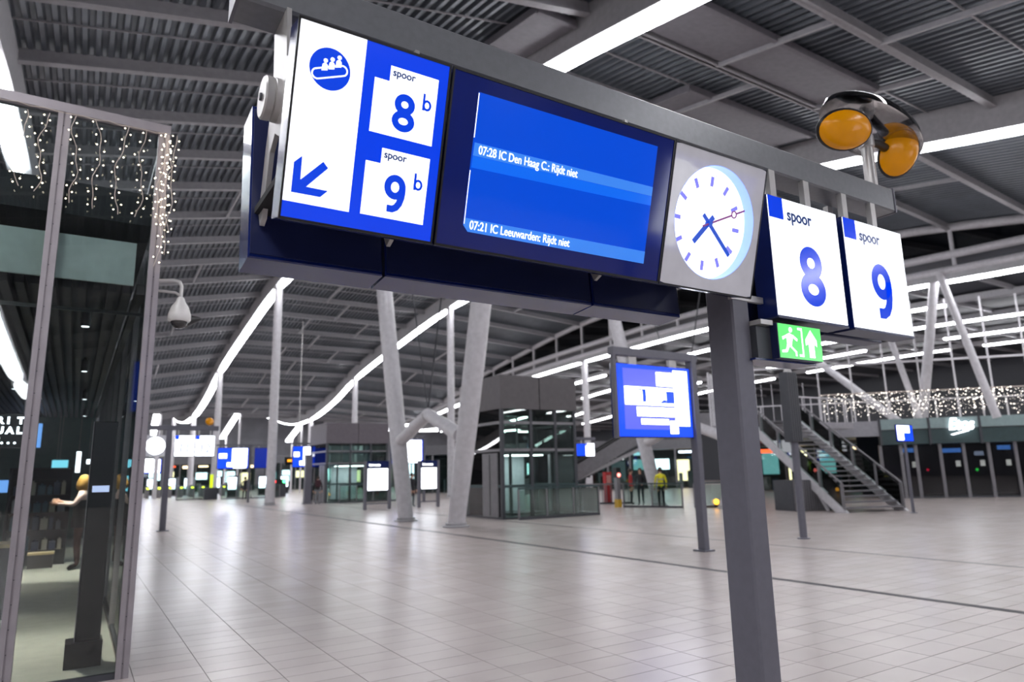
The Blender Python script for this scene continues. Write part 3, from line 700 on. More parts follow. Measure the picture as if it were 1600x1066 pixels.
MB().box(-.9, .42, -.3, .3, 0, .86).build('body', SHOPDARK, ct); MB().box(-.93, .45, -.33, .33, .86, .90).build('top', mat('pale wood', (205, 180, 140), .5), ct)
bn = thing('low_bench', 'low bench with pale top in front of the shop shelves', 'bench', (-.34, 16.9, 0)); MB().box(-.30, .12, -.14, .14, 0, .26).build('body', SLAT, bn); MB().box(-.31, .13, -.15, .15, .26, .30).build('top', mat('pale bench top', (190, 170, 130), .5), bn)
# lit displays deep in the shop
TEALLIT = mat('teal lit display', (90, 170, 190), .4, emit=(120, 205, 225), strength=1.6); BLUELIT = mat('blue lit display', (80, 130, 220), .4, emit=(120, 175, 250), strength=1.2)
for k, (x0, x1, z0, z1, M_, lbx) in enumerate(((-1.0, -.62, 2.55, 3.2, BLUELIT, 'pale blue lit panel high at the back of the shop'), (-.42, -.12, 2.0, 2.25, TEALLIT, 'small teal lit display on the shop back wall'),
        (-.50, -.15, 1.35, 1.8, TEALLIT, 'larger teal lit display above the shelf unit'), (.0, .1, 1.9, 2.5, LIT_WHITE2, 'narrow white lit display near the shop side wall'), (-1.6, -1.1, 1.4, 1.75, BLUELIT, 'blue lit display left of the shop counter'), (.2, .3, 2.15, 2.3, LIT_WHITE2, 'tiny white lamp panel near the shop corner'))):
    yy = 22.0 + k * .35
    t = thing('lit_display', lbx, 'display', (x0 * 1.3, yy, z0)); MB().box(0, (x1 - x0) * 1.3, 0, .06, 0, z1 - z0).build('frame', BLACK, t); MB().box(.01, (x1 - x0) * 1.3 - .01, -.004, 0, .01, z1 - z0 - .01).build('face', M_, t)
    MB().tube(((x1 - x0) * .6, .03, z1 - z0), ((x1 - x0) * .6, .03, 3.45 - z0), .008, n=6).build('suspension', ALU, t)
# spot lamps in the shop ceiling
for k, (x, y) in enumerate(((-.03, 8.3), (.05, 15.9), (-.9, 9.6), (.0, 11.8), (-1.0, 14.5), (.1, 20))):
    t = thing('ceiling_spot', f'black cylinder spot lamp under the shop ceiling, {ORD[k]} of six', 'spot lamp', (x, y, 3.25), group='shop ceiling spots')
    MB().lathe([(.045, .0), (.05, .005), (.05, .17), (.02, .175), (.02, .2)], 16).build('barrel', BLACK, t, True)
    MB().lathe([(.036, -.002), (.036, .004), (.0, .005)], 16).build('lens', LIT_WHITE2, t)
    ld = bpy.data.lights.new('spot', 'SPOT'); ld.energy = (420, 700, 200, 40, 160, 160)[k]; ld.spot_size = R(62); ld.spot_blend = .6; ld.color = (1, .93, .8); ld.shadow_soft_size = .03
    lo = bpy.data.objects.new('spot_light', ld); COL.objects.link(lo); lo.parent = t; lo.location = (0, 0, -.02)
# interior floor is brighter stone
FL2 = mat('shop stone floor', (186, 186, 176), .35)
sf = MB().box(-4, WX - .06, WY + .06, 24.6, -.005, .004).build('floor_shop', FL2); tag(sf, 'pale stone floor inside the glass shop', kind='structure')
# icicle light strings on the top rail
def light_string(x, z0, z1, label, ph, grp='icicle light strings on the shop glass', yoff=-.10, nb=15):
    t = thing('light_string', label, 'string lights', (x, WY + yoff, z0), group=grp)
    pts = []; k = 14
    for i in range(k + 1):
        u = i / k; pts.append((.028 * math.sin(u * 7 + ph) + .012 * math.sin(u * 19 + ph * 2) - .04 * u * math.sin(ph), .012 * math.sin(u * 9 + ph), -(z0 - z1) * u))
    MB().path(pts, .0032, 5).build('wire', WIRE, t)
    b = MB()
    for i in range(nb):
        u = (i + random.uniform(-.2, .2) + .5) / nb * k; a = min(int(u), k - 1); p = Vector(pts[a]).lerp(Vector(pts[a + 1]), u - a); s = 1 if i % 2 else -1
        q = p + Vector((s * random.uniform(.018, .038), -.008, random.uniform(-.008, .012)))
        b.octa(q, .0072)
    b.build('bulbs', BULB, t, kind='stuff')
spots_ = [(-.64, 4.93, 4.20), (-.47, 4.94, 4.17), (-.25, 4.96, 4.12), (-.075, 4.97, 4.10), (.135, 4.97, 4.08), (.315, 4.97, 4.08)]
for k, (x, z0, z1) in enumerate(spots_): light_string(x, z0, z1, f'warm icicle light string on the shop glass, {ORD[k] if k else "first"} from the left', k * 1.7 + .4)
for k, (x, z1) in enumerate(((.475, 4.05), (.505, 3.62), (.53, 3.75), (.555, 3.98))):
    light_string(x, 4.97, z1, f'warm light string bunched at the shop corner post, {ORD[k] if k else "first"} from left', k * 2.3, 'light strings at the corner post', -.10 - .01 * k, 24)
wire = MB(); wire.path([(-1.2 + q * .1, WY - .09, 4.99 - .02 * abs(math.sin(q * 1.3))) for q in range(18)], .004, 5); tag(wire.build('string_cable', WIRE), 'thin cable of the icicle lights along the shop top rail', 'cable')
# dome camera on a swan neck bracket
dc = thing('dome_camera', 'white dome security camera hanging from a bracket on the shop corner', 'camera', (.70, 7.10, 3.14))
MB().path([(-.18, 0, .375), (-.04, 0, .40), (.01, 0, .39), (.03, 0, .35), (.03, 0, .22)], .018, 10).build('bracket_arm', GALV, dc, True); MB().path([(-.18, 0, .28), (-.02, 0, .28), (.03, 0, .25)], .014, 8).build('brace', GALV, dc, True)
MB().box(-.20, -.17, -.04, .04, .22, .46).build('wall_plate', GALV, dc)
MB().lathe([(.022, .24), (.034, .225), (.04, .2), (.078, .14), (.1, .07), (.102, .02), (.09, .0), (0, .0)], 24, (.03, 0, 0)).build('housing', CAMWHITE, dc, True)
MB().lathe([(.0, -.072), (.03, -.068), (.056, -.05), (.072, -.022), (.076, .002)], 24, (.03, 0, 0)).build('dome', DOME, dc, True)
MB().lathe([(.08, -.004), (.083, .0), (.083, .008), (.08, .01)], 24, (.03, 0, 0)).build('dome_ring', CAMWHITE, dc, True)
hl = thing('amber_horn', 'small amber lamp with dark cone shade beside the dome camera', 'lamp', (.85, 7.3, 3.19))
MB().lathe([(.0, -.04), (.04, -.04), (.045, .02), (.04, .04), (0, .04)], 16, (-.05, 0, -.01), Matrix.Rotation(R(60), 3, 'Y')).build('amber_lens', YELLOW, hl, True)
MB().lathe([(.075, -.03), (.07, -.025), (.02, .10), (.0, .13)], 18, (-.02, 0, .01), Matrix.Rotation(R(75), 3, 'Y')).build('cone_shade', BLACK, hl, True)
MB().path([(-.05, 0, .03), (-.10, -.1, .10), (-.14, -.2, .14)], .01, 6).build('arm', BLACK, hl)

# ================================================================== MIDDLE OF THE HALL
STEEL_D = mat('dull stainless steel', (130, 128, 132), .4, metal=.4)
# ---- glass lift
def lift(x0, x1, y0, y1, zg, zt, label, fascia=BROWN):
    t = thing('glass_lift', label, 'lift', (x0, y0, 0)); w_, d_ = x1 - x0, y1 - y0
    MB().box(-.05, w_ + .05, -.05, d_ + .05, 0, .06).build('plinth', DARKFRAME, t)
    for x, y in ((0, 0), (w_, 0), (0, d_), (w_, d_), (w_ * .38, 0), (w_ * .72, 0)):
        MB().box(x - .06, x + .06, y - .06, y + .06, .06, zt).build('corner_post', DARKFRAME, t)
    for z in (1.15, 2.45, zg - .5):
        for a in ((-.05, w_ + .05, -.05, .05), (-.05, w_ + .05, d_ - .05, d_ + .05), (-.05, .05, 0, d_), (w_ - .05, w_ + .05, 0, d_)):
            MB().box(*a, z - .05, z + .05).build('rail', TEAL if z < 2 else STEEL_D, t)
    for a in ((.06, w_ * .38 - .06, -.015, .015), (w_ * .38 + .06, w_ * .72 - .06, -.015, .015), (w_ * .72 + .06, w_ - .06, -.015, .015), (.06, w_ - .06, d_ - .015, d_ + .015), (-.015, .015, .06, d_ - .06), (w_ - .015, w_ + .015, .06, d_ - .06)):
        for z0, z1 in ((.06, 1.10), (1.2, 2.40), (2.5, zg)): MB().box(*a, z0, z1).build('pane', GLASS, t)
    for a in ((-.09, w_ * .5 - .02, -.09, -.05), (w_ * .5 + .02, w_ + .09, -.09, -.05), (-.09, w_ + .09, d_ + .05, d_ + .09), (-.09, -.05, -.05, d_ + .05), (w_ + .05, w_ + .09, -.05, d_ + .05)):
        MB().box(*a, zg, zt).build('cladding_panel', fascia, t)
    MB().box(-.05, w_ + .05, -.05, d_ + .05, zt - .06, zt).build('roof', DARKFRAME, t)
    cab = MB().box(w_ * .25, w_ * .8, d_ * .25, d_ * .85, .08, .14).build('cabin_floor', DARKFRAME, t)
    MB().box(w_ * .25, w_ * .8, d_ * .25, d_ * .85, 2.3, 2.5).build('cabin_roof', STEEL_D, t)
    for x in (.25, .8): MB().box(w_ * x - .03, w_ * x + .03, d_ * .25, d_ * .3, .14, 2.3).build('cabin_post', STEEL_D, t)
    MB().box(w_ * .3, w_ * .75, d_ * .84, d_ * .86, .14, 2.3).build('cabin_wall', mat('lift cabin wall', (190, 200, 204), .4), t)
    MB().box(w_ * .3, w_ * .75, d_ * .35, d_ * .65, 2.27, 2.30).build('cabin_fill', mat('added lift fill light', (250, 250, 250), .5, emit=(250, 250, 255), strength=9), t)  # glowing slab added to brighten the lift behind its glass
    dr = MB().box(-.06, -.02, .25, 1.35, .06, 2.35).build('door', STEEL_D, t); MB().box(-.07, -.06, .78, .82, .1, 2.3).build('door_seam', BLACK, dr)
    for q in range(5): MB().box(w_ * (.1 + .2 * q) - .02, w_ * (.1 + .2 * q) + .02, d_ * .9, d_ * .94, .06, zg).build('guide_rail', STEEL_D, t)
    return t
lift(13.05, 16.35, 21.4, 24.2, 3.95, 5.2, 'glass lift shaft with brown grey top cladding behind the leaning columns')
lift(13.4, 17.4, 43.2, 46.6, 3.7, 5.0, 'further glass lift shaft with grey top, left of the map boards', mat('grey lift cladding', (104, 98, 104), .5))
# low glass balustrade right of the lift
def balustrade(x0, y0, x1, y1, label, h=1.1, step=1.2, rail=TEAL, bars=False, grp=None):
    t = thing('balustrade', label, 'balustrade', (x0, y0, 0), math.atan2(y1 - y0, x1 - x0), group=grp); L_ = math.hypot(x1 - x0, y1 - y0); n = max(1, round(L_ / step)); s = L_ / n
    MB().box(0, L_, -.03, .03, h - .06, h).build('handrail', rail, t); MB().box(0, L_, -.04, .04, 0, .08).build('kick_rail', DARKFRAME, t)
    for k in range(n + 1): MB().box(k * s - .025, k * s + .025, -.03, .03, 0, h - .06).build('post', STEEL_D, t)
    if bars:
        for k in range(n * 6): MB().box((k + .5) * s / 6 - .02, (k + .5) * s / 6 + .02, -.02, .02, .08, h - .06).build('bar', STEEL_D, t)
    else:
        for k in range(n): MB().box(k * s + .03, (k + 1) * s - .03, -.008, .008, .1, h - .1).build('pane', GLASS, t)
    return t
balustrade(13.3, 20.75, 16.9, 20.75, 'low glass balustrade in front of the glass lift')
balustrade(16.9, 20.75, 16.9, 24.0, 'short glass balustrade at the right side of the glass lift')
balustrade(21.2, 27.6, 23.4, 26.2, 'grey barred barrier left of the red topped pillar', 1.0, 1.2, STEEL_D, True)
balustrade(20.9, 23.9, 22.0, 21.4, 'glass escalator balustrade in front of the person in yellow', 1.05)
balustrade(22.3, 21.0, 24.6, 19.4, 'glass balustrade with amber lamp behind the thin sign post', 1.05)
# ---- two information boards on legs
def board(x0, x1, y, label):
    t = thing('map_board', label, 'information board', (x0, y, 0), group='lit map boards'); w_ = x1 - x0
    for x in (.04, w_ - .04): MB().bbox(x - .06, x + .06, -.09, .09, 0, 2.35, .01).build('leg', POST_GREY, t)
    hd_ = MB().box(.1, w_ - .1, -.07, .07, 2.02, 2.34).build('header', NAVY, t); text('Informatie', .15, LIT_WHITE2, hd_, .2, 2.10, -.072, sx=.95, bold=.004)
    MB().box(.1, w_ - .1, -.06, .06, .86, 2.02).build('case', DARKFRAME, t); ps = MB().box(.15, w_ - .15, -.066, -.06, .92, 1.97).build('poster', LIT_WHITE2, t)
    for q in range(3): MB().box(.3 + .2 * q, .36 + .2 * q, -.069, -.066, 1.55 - .06 * q, 1.62 - .06 * q).build('map_mark', INK_D, ps)
    MB().box(.1, w_ - .1, -.02, .02, .25, .30).build('cross_bar', POST_GREY, t)
    return t
board(12.1, 13.45, 32.9, 'lit white map board with blue header, left of the leaning column'); board(14.85, 16.0, 32.6, 'lit white map board with blue header, seen between the leaning columns')
# ---- large blue overhead display on its own post (7 t/m 21)
g2 = thing('overhead_display', 'large blue overhead display with white figures, right of centre', 'display', (10.84, 10.06, 0)); a0 = 10.84
MB().bbox(-.03, .11, -.07, .12, 0, 4.0, .01).build('post', POST_GREY, g2); MB().box(-.1, .18, -.14, .19, 0, .03).build('foot_plate', POST_GREY, g2)
MB().bbox(8.66 - a0, 11.0 - a0, -.06, .1, 3.86, 4.02, .01).build('beam', POST_GREY, g2); MB().box(8.68 - a0, 8.74 - a0, -.05, .05, 2.25, 3.9).build('side_post', POST_GREY, g2)
for xx in (9.2, 10.3): MB().box(xx - .1 - a0, xx + .1 - a0, -.02, .06, 3.7, 3.87).build('hanger', GALV, g2)
MB().box(8.78 - a0, 10.80 - a0, .02, .2, 2.26, 3.72).build('housing', NAVY, g2)
bl = mat('washed blue screen', (60, 70, 200), .15, emit=(96, 104, 246), strength=1.1)
fc = MB().box(8.80 - a0, 10.78 - a0, .0, .02, 2.28, 3.70).build('face', LIT_BLUE2, g2)
x0 = 8.80 - a0
MB().box(x0 + .14, x0 + 1.6, -.004, .0, 2.42, 3.62).build('wash_field', bl, fc)
for (u0, u1, v0, v1) in ((1.02, 1.50, 1.02, 1.30), (1.50, 1.90, .22, 1.36), (.16, 1.52, .62, .98), (.46, 1.60, .24 + .16, .58), (.56, 1.30, .24, .35), (1.34, 1.56, .06, .32)):
    MB().box(x0 + u0, x0 + u1, -.008, -.004, 2.28 + v0, 2.28 + v1).build('white_block', LIT_WHITE2, fc)
MB().prism([(x0 + .62, 2.96), (x0 + .72, 2.96), (x0 + .72, 3.22), (x0 + .5, 3.22), (x0 + .5, 3.19), (x0 + .62, 3.19)], -.010, -.008).build('figure_one', LIT_BLUE2, fc)
fs = MB(); fs.box(x0 + 1.08, x0 + 1.50, -.010, -.008, 2.95, 3.20); fs.build('figure_field', LIT_BLUE2, fc)
text('S', .30, LIT_WHITE2, fc, x0 + 1.10, 2.96, -.011, bold=.03, sx=1.1, name='figure')
# ---- pole with ribbed sleeve
rp = thing('ribbed_pole', 'slim grey pole with dark ribbed sleeve near the stairs', 'pole', (14.31, 10.22, 0))
MB().tube((0, 0, .02), (0, 0, 2.3), .085, n=16).build('pole', POST_GREY, rp, True); MB().lathe([(.14, 0), (.14, .02), (.09, .03)], 16).build('foot_plate', POST_GREY, rp)
for k in range(5): MB().bbox(-.2 + k * .08, -.2 + k * .08 + .065, -.12, .12, 2.2, 3.85, .012).build('sleeve_rib', DARKFRAME, rp)
MB().lathe([(.09, 3.85), (.09, 3.9), (.03, 3.98)], 12).build('cap', GALV, rp)
# ---- small blue and white sign on a post
sb = thing('small_way_sign', 'small blue and white way sign on a thin post before the shop doors', 'sign', (24.05, 12.87, 0))
MB().tube((0, 0, 0), (.0, 0, 2.95), .05, n=10).build('post', POST_GREY, sb); MB().lathe([(.12, 0), (.12, .02), (.05, .03)], 12).build('foot_plate', POST_GREY, sb)
MB().box(-.62, .42, -.1, -.06, 2.38, 2.95).build('case', NAVY, sb); fcs = MB().box(-.60, .40, -.105, -.1, 2.40, 2.93).build('face', LIT_BLUE2, sb)
MB().box(-.57, -.2, -.11, -.105, 2.43, 2.92).build('white_block', LIT_WHITE2, fcs); MB().box(-.2, .2, -.11, -.105, 2.68, 2.92).build('white_block', LIT_WHITE2, fcs)
# ---- platform sign gantries further away
def far_gantry(loc, label, parts, post_x, x0, x1, rz=0.0, zb=3.3):
    t = thing('far_sign_gantry', label, 'sign gantry', loc, rz)
    MB().bbox(post_x - .09, post_x + .09, -.1, .1, 0, zb, .01).build('post', POST_GREY, t); MB().bbox(x0, x1, -.09, .09, zb, zb + .16, .01).build('beam', POST_GREY, t); MB().box(post_x - .18, post_x + .18, -.18, .18, 0, .02).build('foot_plate', POST_GREY, t)
    for kind, a, b, *tx in parts:
        z0, z1 = (2.42, 3.12); yy = -.2
        h_ = MB().box(a, b, yy, yy + .16, z0, z1).build('sign_box', NAVY if kind != 'clock' else CLOCKF, t)
        if kind == 'white':
            MB().box(a + .01, b - .01, yy - .006, yy, z0 + .01, z1 - .01).build('face', LIT_WHITE2, h_); MB().box(a + .01, a + .13, yy - .010, yy - .006, z1 - .14, z1 - .01).build('corner_square', LIT_BLUE2, h_)
            for i_, ch in enumerate(tx[0] if tx else ''): text(ch, .42, INK, h_, (a + b) / 2 + (i_ - .5) * .2, z0 + .12, yy - .008, 'CENTER', bold=.004, name='figure')
        elif kind == 'clock':
            MB().disc((a + b) / 2, (z0 + z1) / 2, .29, yy - .008, yy, 32).build('dial', LIT_WHITE2, h_); q = MB(); q.box((a + b) / 2 - .015, (a + b) / 2 + .015, yy - .012, yy - .008, (z0 + z1) / 2, (z0 + z1) / 2 + .2); q.build('hand', INK, h_)
        else:
            MB().box(a + .02, b - .02, yy - .006, yy, z0 + .03, z1 - .03).build('face', LIT_BLUE2, h_)
            if kind == 'mixed':
                for u0, u1, v0, v1 in ((.42, .97, .18, .95), (.06, .4, .45, .68), (.2, .9, .08, .2)): MB().box(a + (b - a) * u0, a + (b - a) * u1, yy - .010, yy - .006, z0 + .7 * v0, z0 + .7 * v1).build('white_block', LIT_WHITE2, h_)
        for q in (a + .12, b - .12): MB().box(q - .02, q + .02, -.06, .0, z1, zb).build('hanger', GALV, h_)
    return t
fg = far_gantry((2.6, 25.87, 0), 'far sign gantry with clock and track boxes 11 and 12, beside the shop', (('clock', -.70, -.10), ('white', .17, .78, '11'), ('white', .81, 1.42, '12')), 0, -.75, 1.55)
MB().lathe([(.0, -.06), (.10, -.05), (.14, 0), (.1, .06), (0, .07)], 14, (1.25, 0, 3.62), Matrix.Rotation(R(80), 3, 'X')).build('amber_lamp', YELLOW, fg, True); MB().tube((1.25, .05, 3.45), (1.25, .05, 3.62), .03, n=8).build('lamp_stub', GALV, fg)
MB().box(-.75, -.42, -.1, 0, 1.95, 2.35).build('lit_panel', LIT_WHITE2, fg)
far_gantry((23.1, 30.2, 0), 'far sign gantry with clock and blue screen, above the grey barrier', (('white', -3.2, -2.5), ('white', -2.45, -1.75), ('clock', -1.3, -.65), ('blue', -.62, .55), ('white', .58, 1.2)), -1.55, -3.3, 1.4)
# big overhead displays in the distance
def far_display(loc, w_, label, mixed=True):
    t = thing('far_display', label, 'display', loc)
    MB().bbox(w_ - .02, w_ + .12, -.07, .07, 0, 3.95, .01).build('post', POST_GREY, t); MB().bbox(-.1, w_ + .2, -.07, .07, 3.85, 3.98, .01).build('beam', POST_GREY, t)
    h_ = MB().box(0, w_ - .05, -.1, .08, 2.3, 3.75).build('housing', NAVY, t); MB().box(.03, w_ - .08, -.106, -.1, 2.34, 3.71).build('face', LIT_BLUE2 if mixed else mat('dim blue screen', (6, 30, 120), .2, emit=(10, 40, 150), strength=.8), h_)
    if mixed:
        for u0, u1, v0, v1 in ((.45, .97, .12, .96), (.05, .3, .5, .72), (.3, .9, .1, .3), (.5, .95, .03, .15)): MB().box(w_ * u0, (w_ - .1) * u1, -.112, -.106, 2.3 + 1.45 * v0, 2.3 + 1.45 * v1).build('white_block', LIT_WHITE2, h_)
    for q in (.3, w_ - .4): MB().box(q - .03, q + .03, -.03, .03, 3.75, 3.86).build('hanger', GALV, h_)
    return t
far_display((8.2, 51, 0), 2.1, 'far overhead display, blue with white text, left of the nearest round column')
far_display((10.62, 51, 0), 1.35, 'far overhead screen in plain dark blue beside the nearest round column', False)
far_display((12.6, 48.4, 0), 1.6, 'far overhead display partly white, left of the further lift')
far_display((15.9, 38.8, 0), 2.1, 'far overhead display, mostly white, seen between the leaning columns')
far_display((5.2, 78, 0), 2.2, 'furthest overhead display beneath the track boxes 11 and 12')
tp = thing('train_indicator', 'small black indicator with amber text hanging left of the further lift', 'display', (13.0, 52, 2.55)); MB().box(0, 2.0, 0, .3, 0, .55).build('case', BLACK, tp); MB().box(.2, .85, -.01, 0, .22, .38).build('amber_text', mat('amber text', (230, 150, 30), .4, emit=(255, 160, 30), strength=2), tp)
MB().tube((1.0, .15, .55), (1.0, .15, row_z(13, 52) + .6 - 2.55), .03, n=6).build('hanger_rod', GALV, tp)

# ---- open steel staircase
S0 = Vector((22.8, 14.5)); SA = math.atan2(-.30, .953)
st = thing('staircase', 'open grey steel staircase with glass railings rising to the balcony', 'staircase', (S0.x, S0.y, 0), math.atan2(-.33, .944) + math.pi / 2 - math.pi / 2)
st.rotation_euler = (0, 0, math.atan2(.944, .33) - math.pi / 2)   # local +y runs up the flight, local +x across it
NS, RISE, GO, SWD = 20, .18, .288, 2.45
for sx in (0, SWD):
    g = MB(); g.hexa([(sx - .05, -.1, 0), (sx + .05, -.1, 0), (sx + .05, .50, 0), (sx - .05, .50, 0), (sx - .05, NS * GO - .38, NS * RISE - .02), (sx + .05, NS * GO - .38, NS * RISE - .02), (sx + .05, NS * GO + .25, NS * RISE - .05), (sx - .05, NS * GO + .25, NS * RISE - .05)])
    g.build('stringer', WHITE_STEEL, st)
    r = MB(); r.path([(sx, .05, .98), (sx, NS * GO, NS * RISE + .98)], .035, 8); r.path([(sx, .05, .05), (sx, .05, .98)], .03, 8); r.build('handrail', STEEL_D, st)
    for k in range(0, NS + 1, 4): MB().box(sx - .03, sx + .03, k * GO + .06, k * GO + .14, k * RISE, k * RISE + .98).build('baluster', STEEL_D, st)
    for k in range(0, NS, 4):
        y0, y1 = k * GO + .16, (k + 4) * GO + .04; z0, z1 = k * RISE + .18, (k + 4) * RISE + .12
        MB().hexa([(sx - .008, y0, z0), (sx + .008, y0, z0), (sx + .008, y1, z1), (sx - .008, y1, z1), (sx - .008, y0, z0 + .7), (sx + .008, y0, z0 + .7), (sx + .008, y1, z1 + .75), (sx - .008, y1, z1 + .75)]).build('rail_pane', GLASS, st)
for k in range(NS): MB().box(.05, SWD - .05, k * GO, k * GO + .31, (k + 1) * RISE - .05, (k + 1) * RISE).build('tread', STEEL_D, st)
MB().bar((.2, 1.2, 0), (.2, 2.2, 1.3), .08, .08).build('prop', WHITE_STEEL, st); MB().bar((.2, 2.9, 0), (.2, 2.2, 1.3), .08, .08).build('prop', WHITE_STEEL, st)
ub = thing('ribbed_bin_block', 'grey ribbed metal enclosure under the staircase', 'enclosure', (22.6, 16.4, 0), R(-19))
MB().box(0, 1.9, 0, 1.2, 0, 1.12).build('body', DARKFRAME, ub)
for k in range(19): MB().box(k * .1 + .02, k * .1 + .08, -.03, 0, .02, 1.10).build('rib', STEEL_D, ub)

# ---- balcony and shop front under it
BAL_Z = 3.6; WP = (31.38, 21.3); WRZ = math.atan2(-.733, .68)
bal = thing('balcony', 'grey upper balcony floor with railing above the shop doors', None, (WP[0], WP[1], 0), WRZ, kind='structure')
MB().box(-3.4, 18, -.25, 14, BAL_Z - .35, BAL_Z).build('deck', mat('grey balcony soffit', (140, 138, 144), .5), bal)
MB().box(-3.4, 2.95, -.33, -.25, BAL_Z - .62, BAL_Z + .12).build('edge_fascia', mat('pale balcony fascia', (150, 150, 156), .45), bal)
MB().box(-3.4, 18, -.27, -.21, BAL_Z + 1.05, BAL_Z + 1.11).build('handrail', WHITE_STEEL, bal)
for k in range(22): MB().box(-3.4 + k - .02, -3.36 + k, -.27, -.21, BAL_Z, BAL_Z + 1.05).build('rail_post', WHITE_STEEL, bal)
for k in range(13): MB().box(-2.6 + k * 1.55, -2.53 + k * 1.55, .15, .22, BAL_Z, 9.7).build('slim_mullion', WHITE_STEEL, bal)
MB().box(-3.4, 18, .14, .23, 6.6, 6.7).build('mullion_rail', WHITE_STEEL, bal)
for k in range(7): MB().box(-3.3 + k * .5, -3.27 + k * .5, -.25, -.23, BAL_Z, BAL_Z + 2.2).build('tall_bar', WHITE_STEEL, bal)
# landing bridge from the stairs to the balcony
br_ = thing('landing', 'steel landing joining the staircase to the balcony', None, (0, 0, 0), kind='structure')
ld0 = Vector((S0.x, S0.y)) + Vector((.33, .944)) * (NS * GO); ac = Vector((.944, -.33))
P4 = [ld0, ld0 + ac * 2.45, Vector((31.2, 19.0)), Vector((29.0, 24.6)), ld0 + Vector((.33, .944)) * 3.0]
lm = MB(); lm.add([(p.x, p.y, BAL_Z - .3) for p in P4] + [(p.x, p.y, BAL_Z) for p in P4], [(4, 3, 2, 1, 0), (5, 6, 7, 8, 9)] + [(i, (i + 1) % 5, (i + 1) % 5 + 5, i + 5) for i in range(5)]); lm.build('landing_deck', mat('landing steel', (150, 148, 154), .5), br_)
for k in range(8):
    p = P4[1].lerp(P4[2], k / 7); MB().tube((p.x, p.y, BAL_Z), (p.x, p.y, BAL_Z + 1.1), .03, n=6).build('rail_post', WHITE_STEEL, br_)
MB().tube((P4[1].x, P4[1].y, BAL_Z + 1.1), (P4[2].x, P4[2].y, BAL_Z + 1.1), .035, n=8).build('handrail', WHITE_STEEL, br_)
for k in range(8):
    p = P4[4].lerp(P4[3], k / 7); MB().tube((p.x, p.y, BAL_Z), (p.x, p.y, BAL_Z + 2.6), .05, n=6).build('tall_post', WHITE_STEEL, br_)
# shop front
sf_ = thing('shop_doors', 'dark glass shop front with green grey fascia and white script sign', 'shop front', (WP[0], WP[1], 0), WRZ)
MB().box(3.0, 18, -.36, -.27, 3.28, 3.78).build('fascia_band', FASCIA, sf_); MB().box(3.0, 18, -.30, .15, 2.55, 3.24).build('dark_band', TEAL, sf_)
for k in range(8): MB().box(3.0 + k * 2.15 - .05, 3.0 + k * 2.15 + .05, -.40, -.3, 2.5, 3.8).build('fascia_fin', DARKFRAME, sf_)
doors = [3.0, 3.9, 4.55, 5.6, 6.6, 7.65, 8.75, 9.9, 11.0, 12.1, 13.2]
for k, x in enumerate(doors):
    MB().box(x - .07, x + .07, -.04, .1, 0, 2.55).build('door_post', STEEL_D, sf_)
    if k < len(doors) - 1:
        dp = MB().box(x + .07, doors[k + 1] - .07, .02, .04, .08, 2.5).build('door_pane', DOORGLASS, sf_)
        MB().box(x + .07, doors[k + 1] - .07, .0, .06, 0, .08).build('kick_plate', DARKFRAME, sf_)
        if k in (1, 3, 4, 5, 6): MB().box((x + doors[k + 1]) / 2 + .1, (x + doors[k + 1]) / 2 + .3, .01, .02, 1.45, 1.72).build('door_notice', mat('pale notice', (190, 196, 190), .6), dp)
sg = text('Etos', .78, LIT_WHITE2, sf_, 5.95, 3.18, -.42, sx=.78, bold=.012, shear=.25, name='script_sign', ex=.03)
MB().prism([(6.0, 2.95), (6.14, 2.93), (6.8, 3.10), (6.84, 3.17)], -.45, -.39).build('sign_swoosh', LIT_WHITE2, sf_)
MB().box(3.0, 18, 5.0, 5.1, 0, 3.2).build('inner_wall', SHOPDARK, sf_); MB().box(3.0, 5.0, .8, .9, .05, 1.6).build('purple_panel', mat('dark plum panel', (86, 58, 84), .6), sf_)
BLIT = mat('blue shop lettering light', (90, 150, 235), .4, emit=(110, 175, 255), strength=2.2)
for k, (x, wd, z, M_, nm) in enumerate(((4.0, .7, 2.18, BLIT, 'blue_light_sign'), (5.75, .9, 2.12, BLIT, 'blue_light_sign'), (8.2, .55, 2.2, BLIT, 'blue_light_sign'), (7.2, .4, 1.95, LIT_WHITE, 'white_light_sign'))):
    MB().bbox(x, x + wd, .5, .55, z, z + .2, .02).build(nm, M_, sf_)
MB().octa((5.05, .3, 1.32), .07).build('red_lamp', mat('red led', (220, 20, 50), .4, emit=(255, 20, 60), strength=4), sf_); MB().octa((7.15, .3, 1.28), .08).build('green_lamp', mat('green led', (40, 220, 60), .4, emit=(60, 255, 80), strength=4), sf_)
# curtain of white lights hung on the balcony rail
lc = thing('light_curtain', 'dense curtain of tiny white lights hanging along the balcony', 'string lights', (WP[0], WP[1], 0), WRZ)
CB = mat('cool led bulb', (250, 250, 255), .4, emit=(255, 246, 232), strength=11.0); wr_ = MB(); bl_ = MB()
for k in range(150):
    x = .55 + k * .11; z1 = BAL_Z + .22 + random.uniform(0, .35); z0 = BAL_Z + 1.42 + random.uniform(-.05, .1)
    wr_.tube((x, -.4, z0), (x + random.uniform(-.04, .04), -.4, z1), .0035, n=4); z = z0
    while z > z1: bl_.octa((x + random.uniform(-.05, .05), -.42 + random.uniform(-.03, .03), z), random.choice((.008, .013, .022))); z -= random.uniform(.09, .3)
wr_.build('wires', DARKFRAME, lc, kind='stuff'); bl_.build('bulbs', CB, lc, kind='stuff'); MB().tube((.4, -.38, BAL_Z + 1.5), (17.5, -.38, BAL_Z + 1.5), .03, n=6).build('top_wire', WIRE, lc)
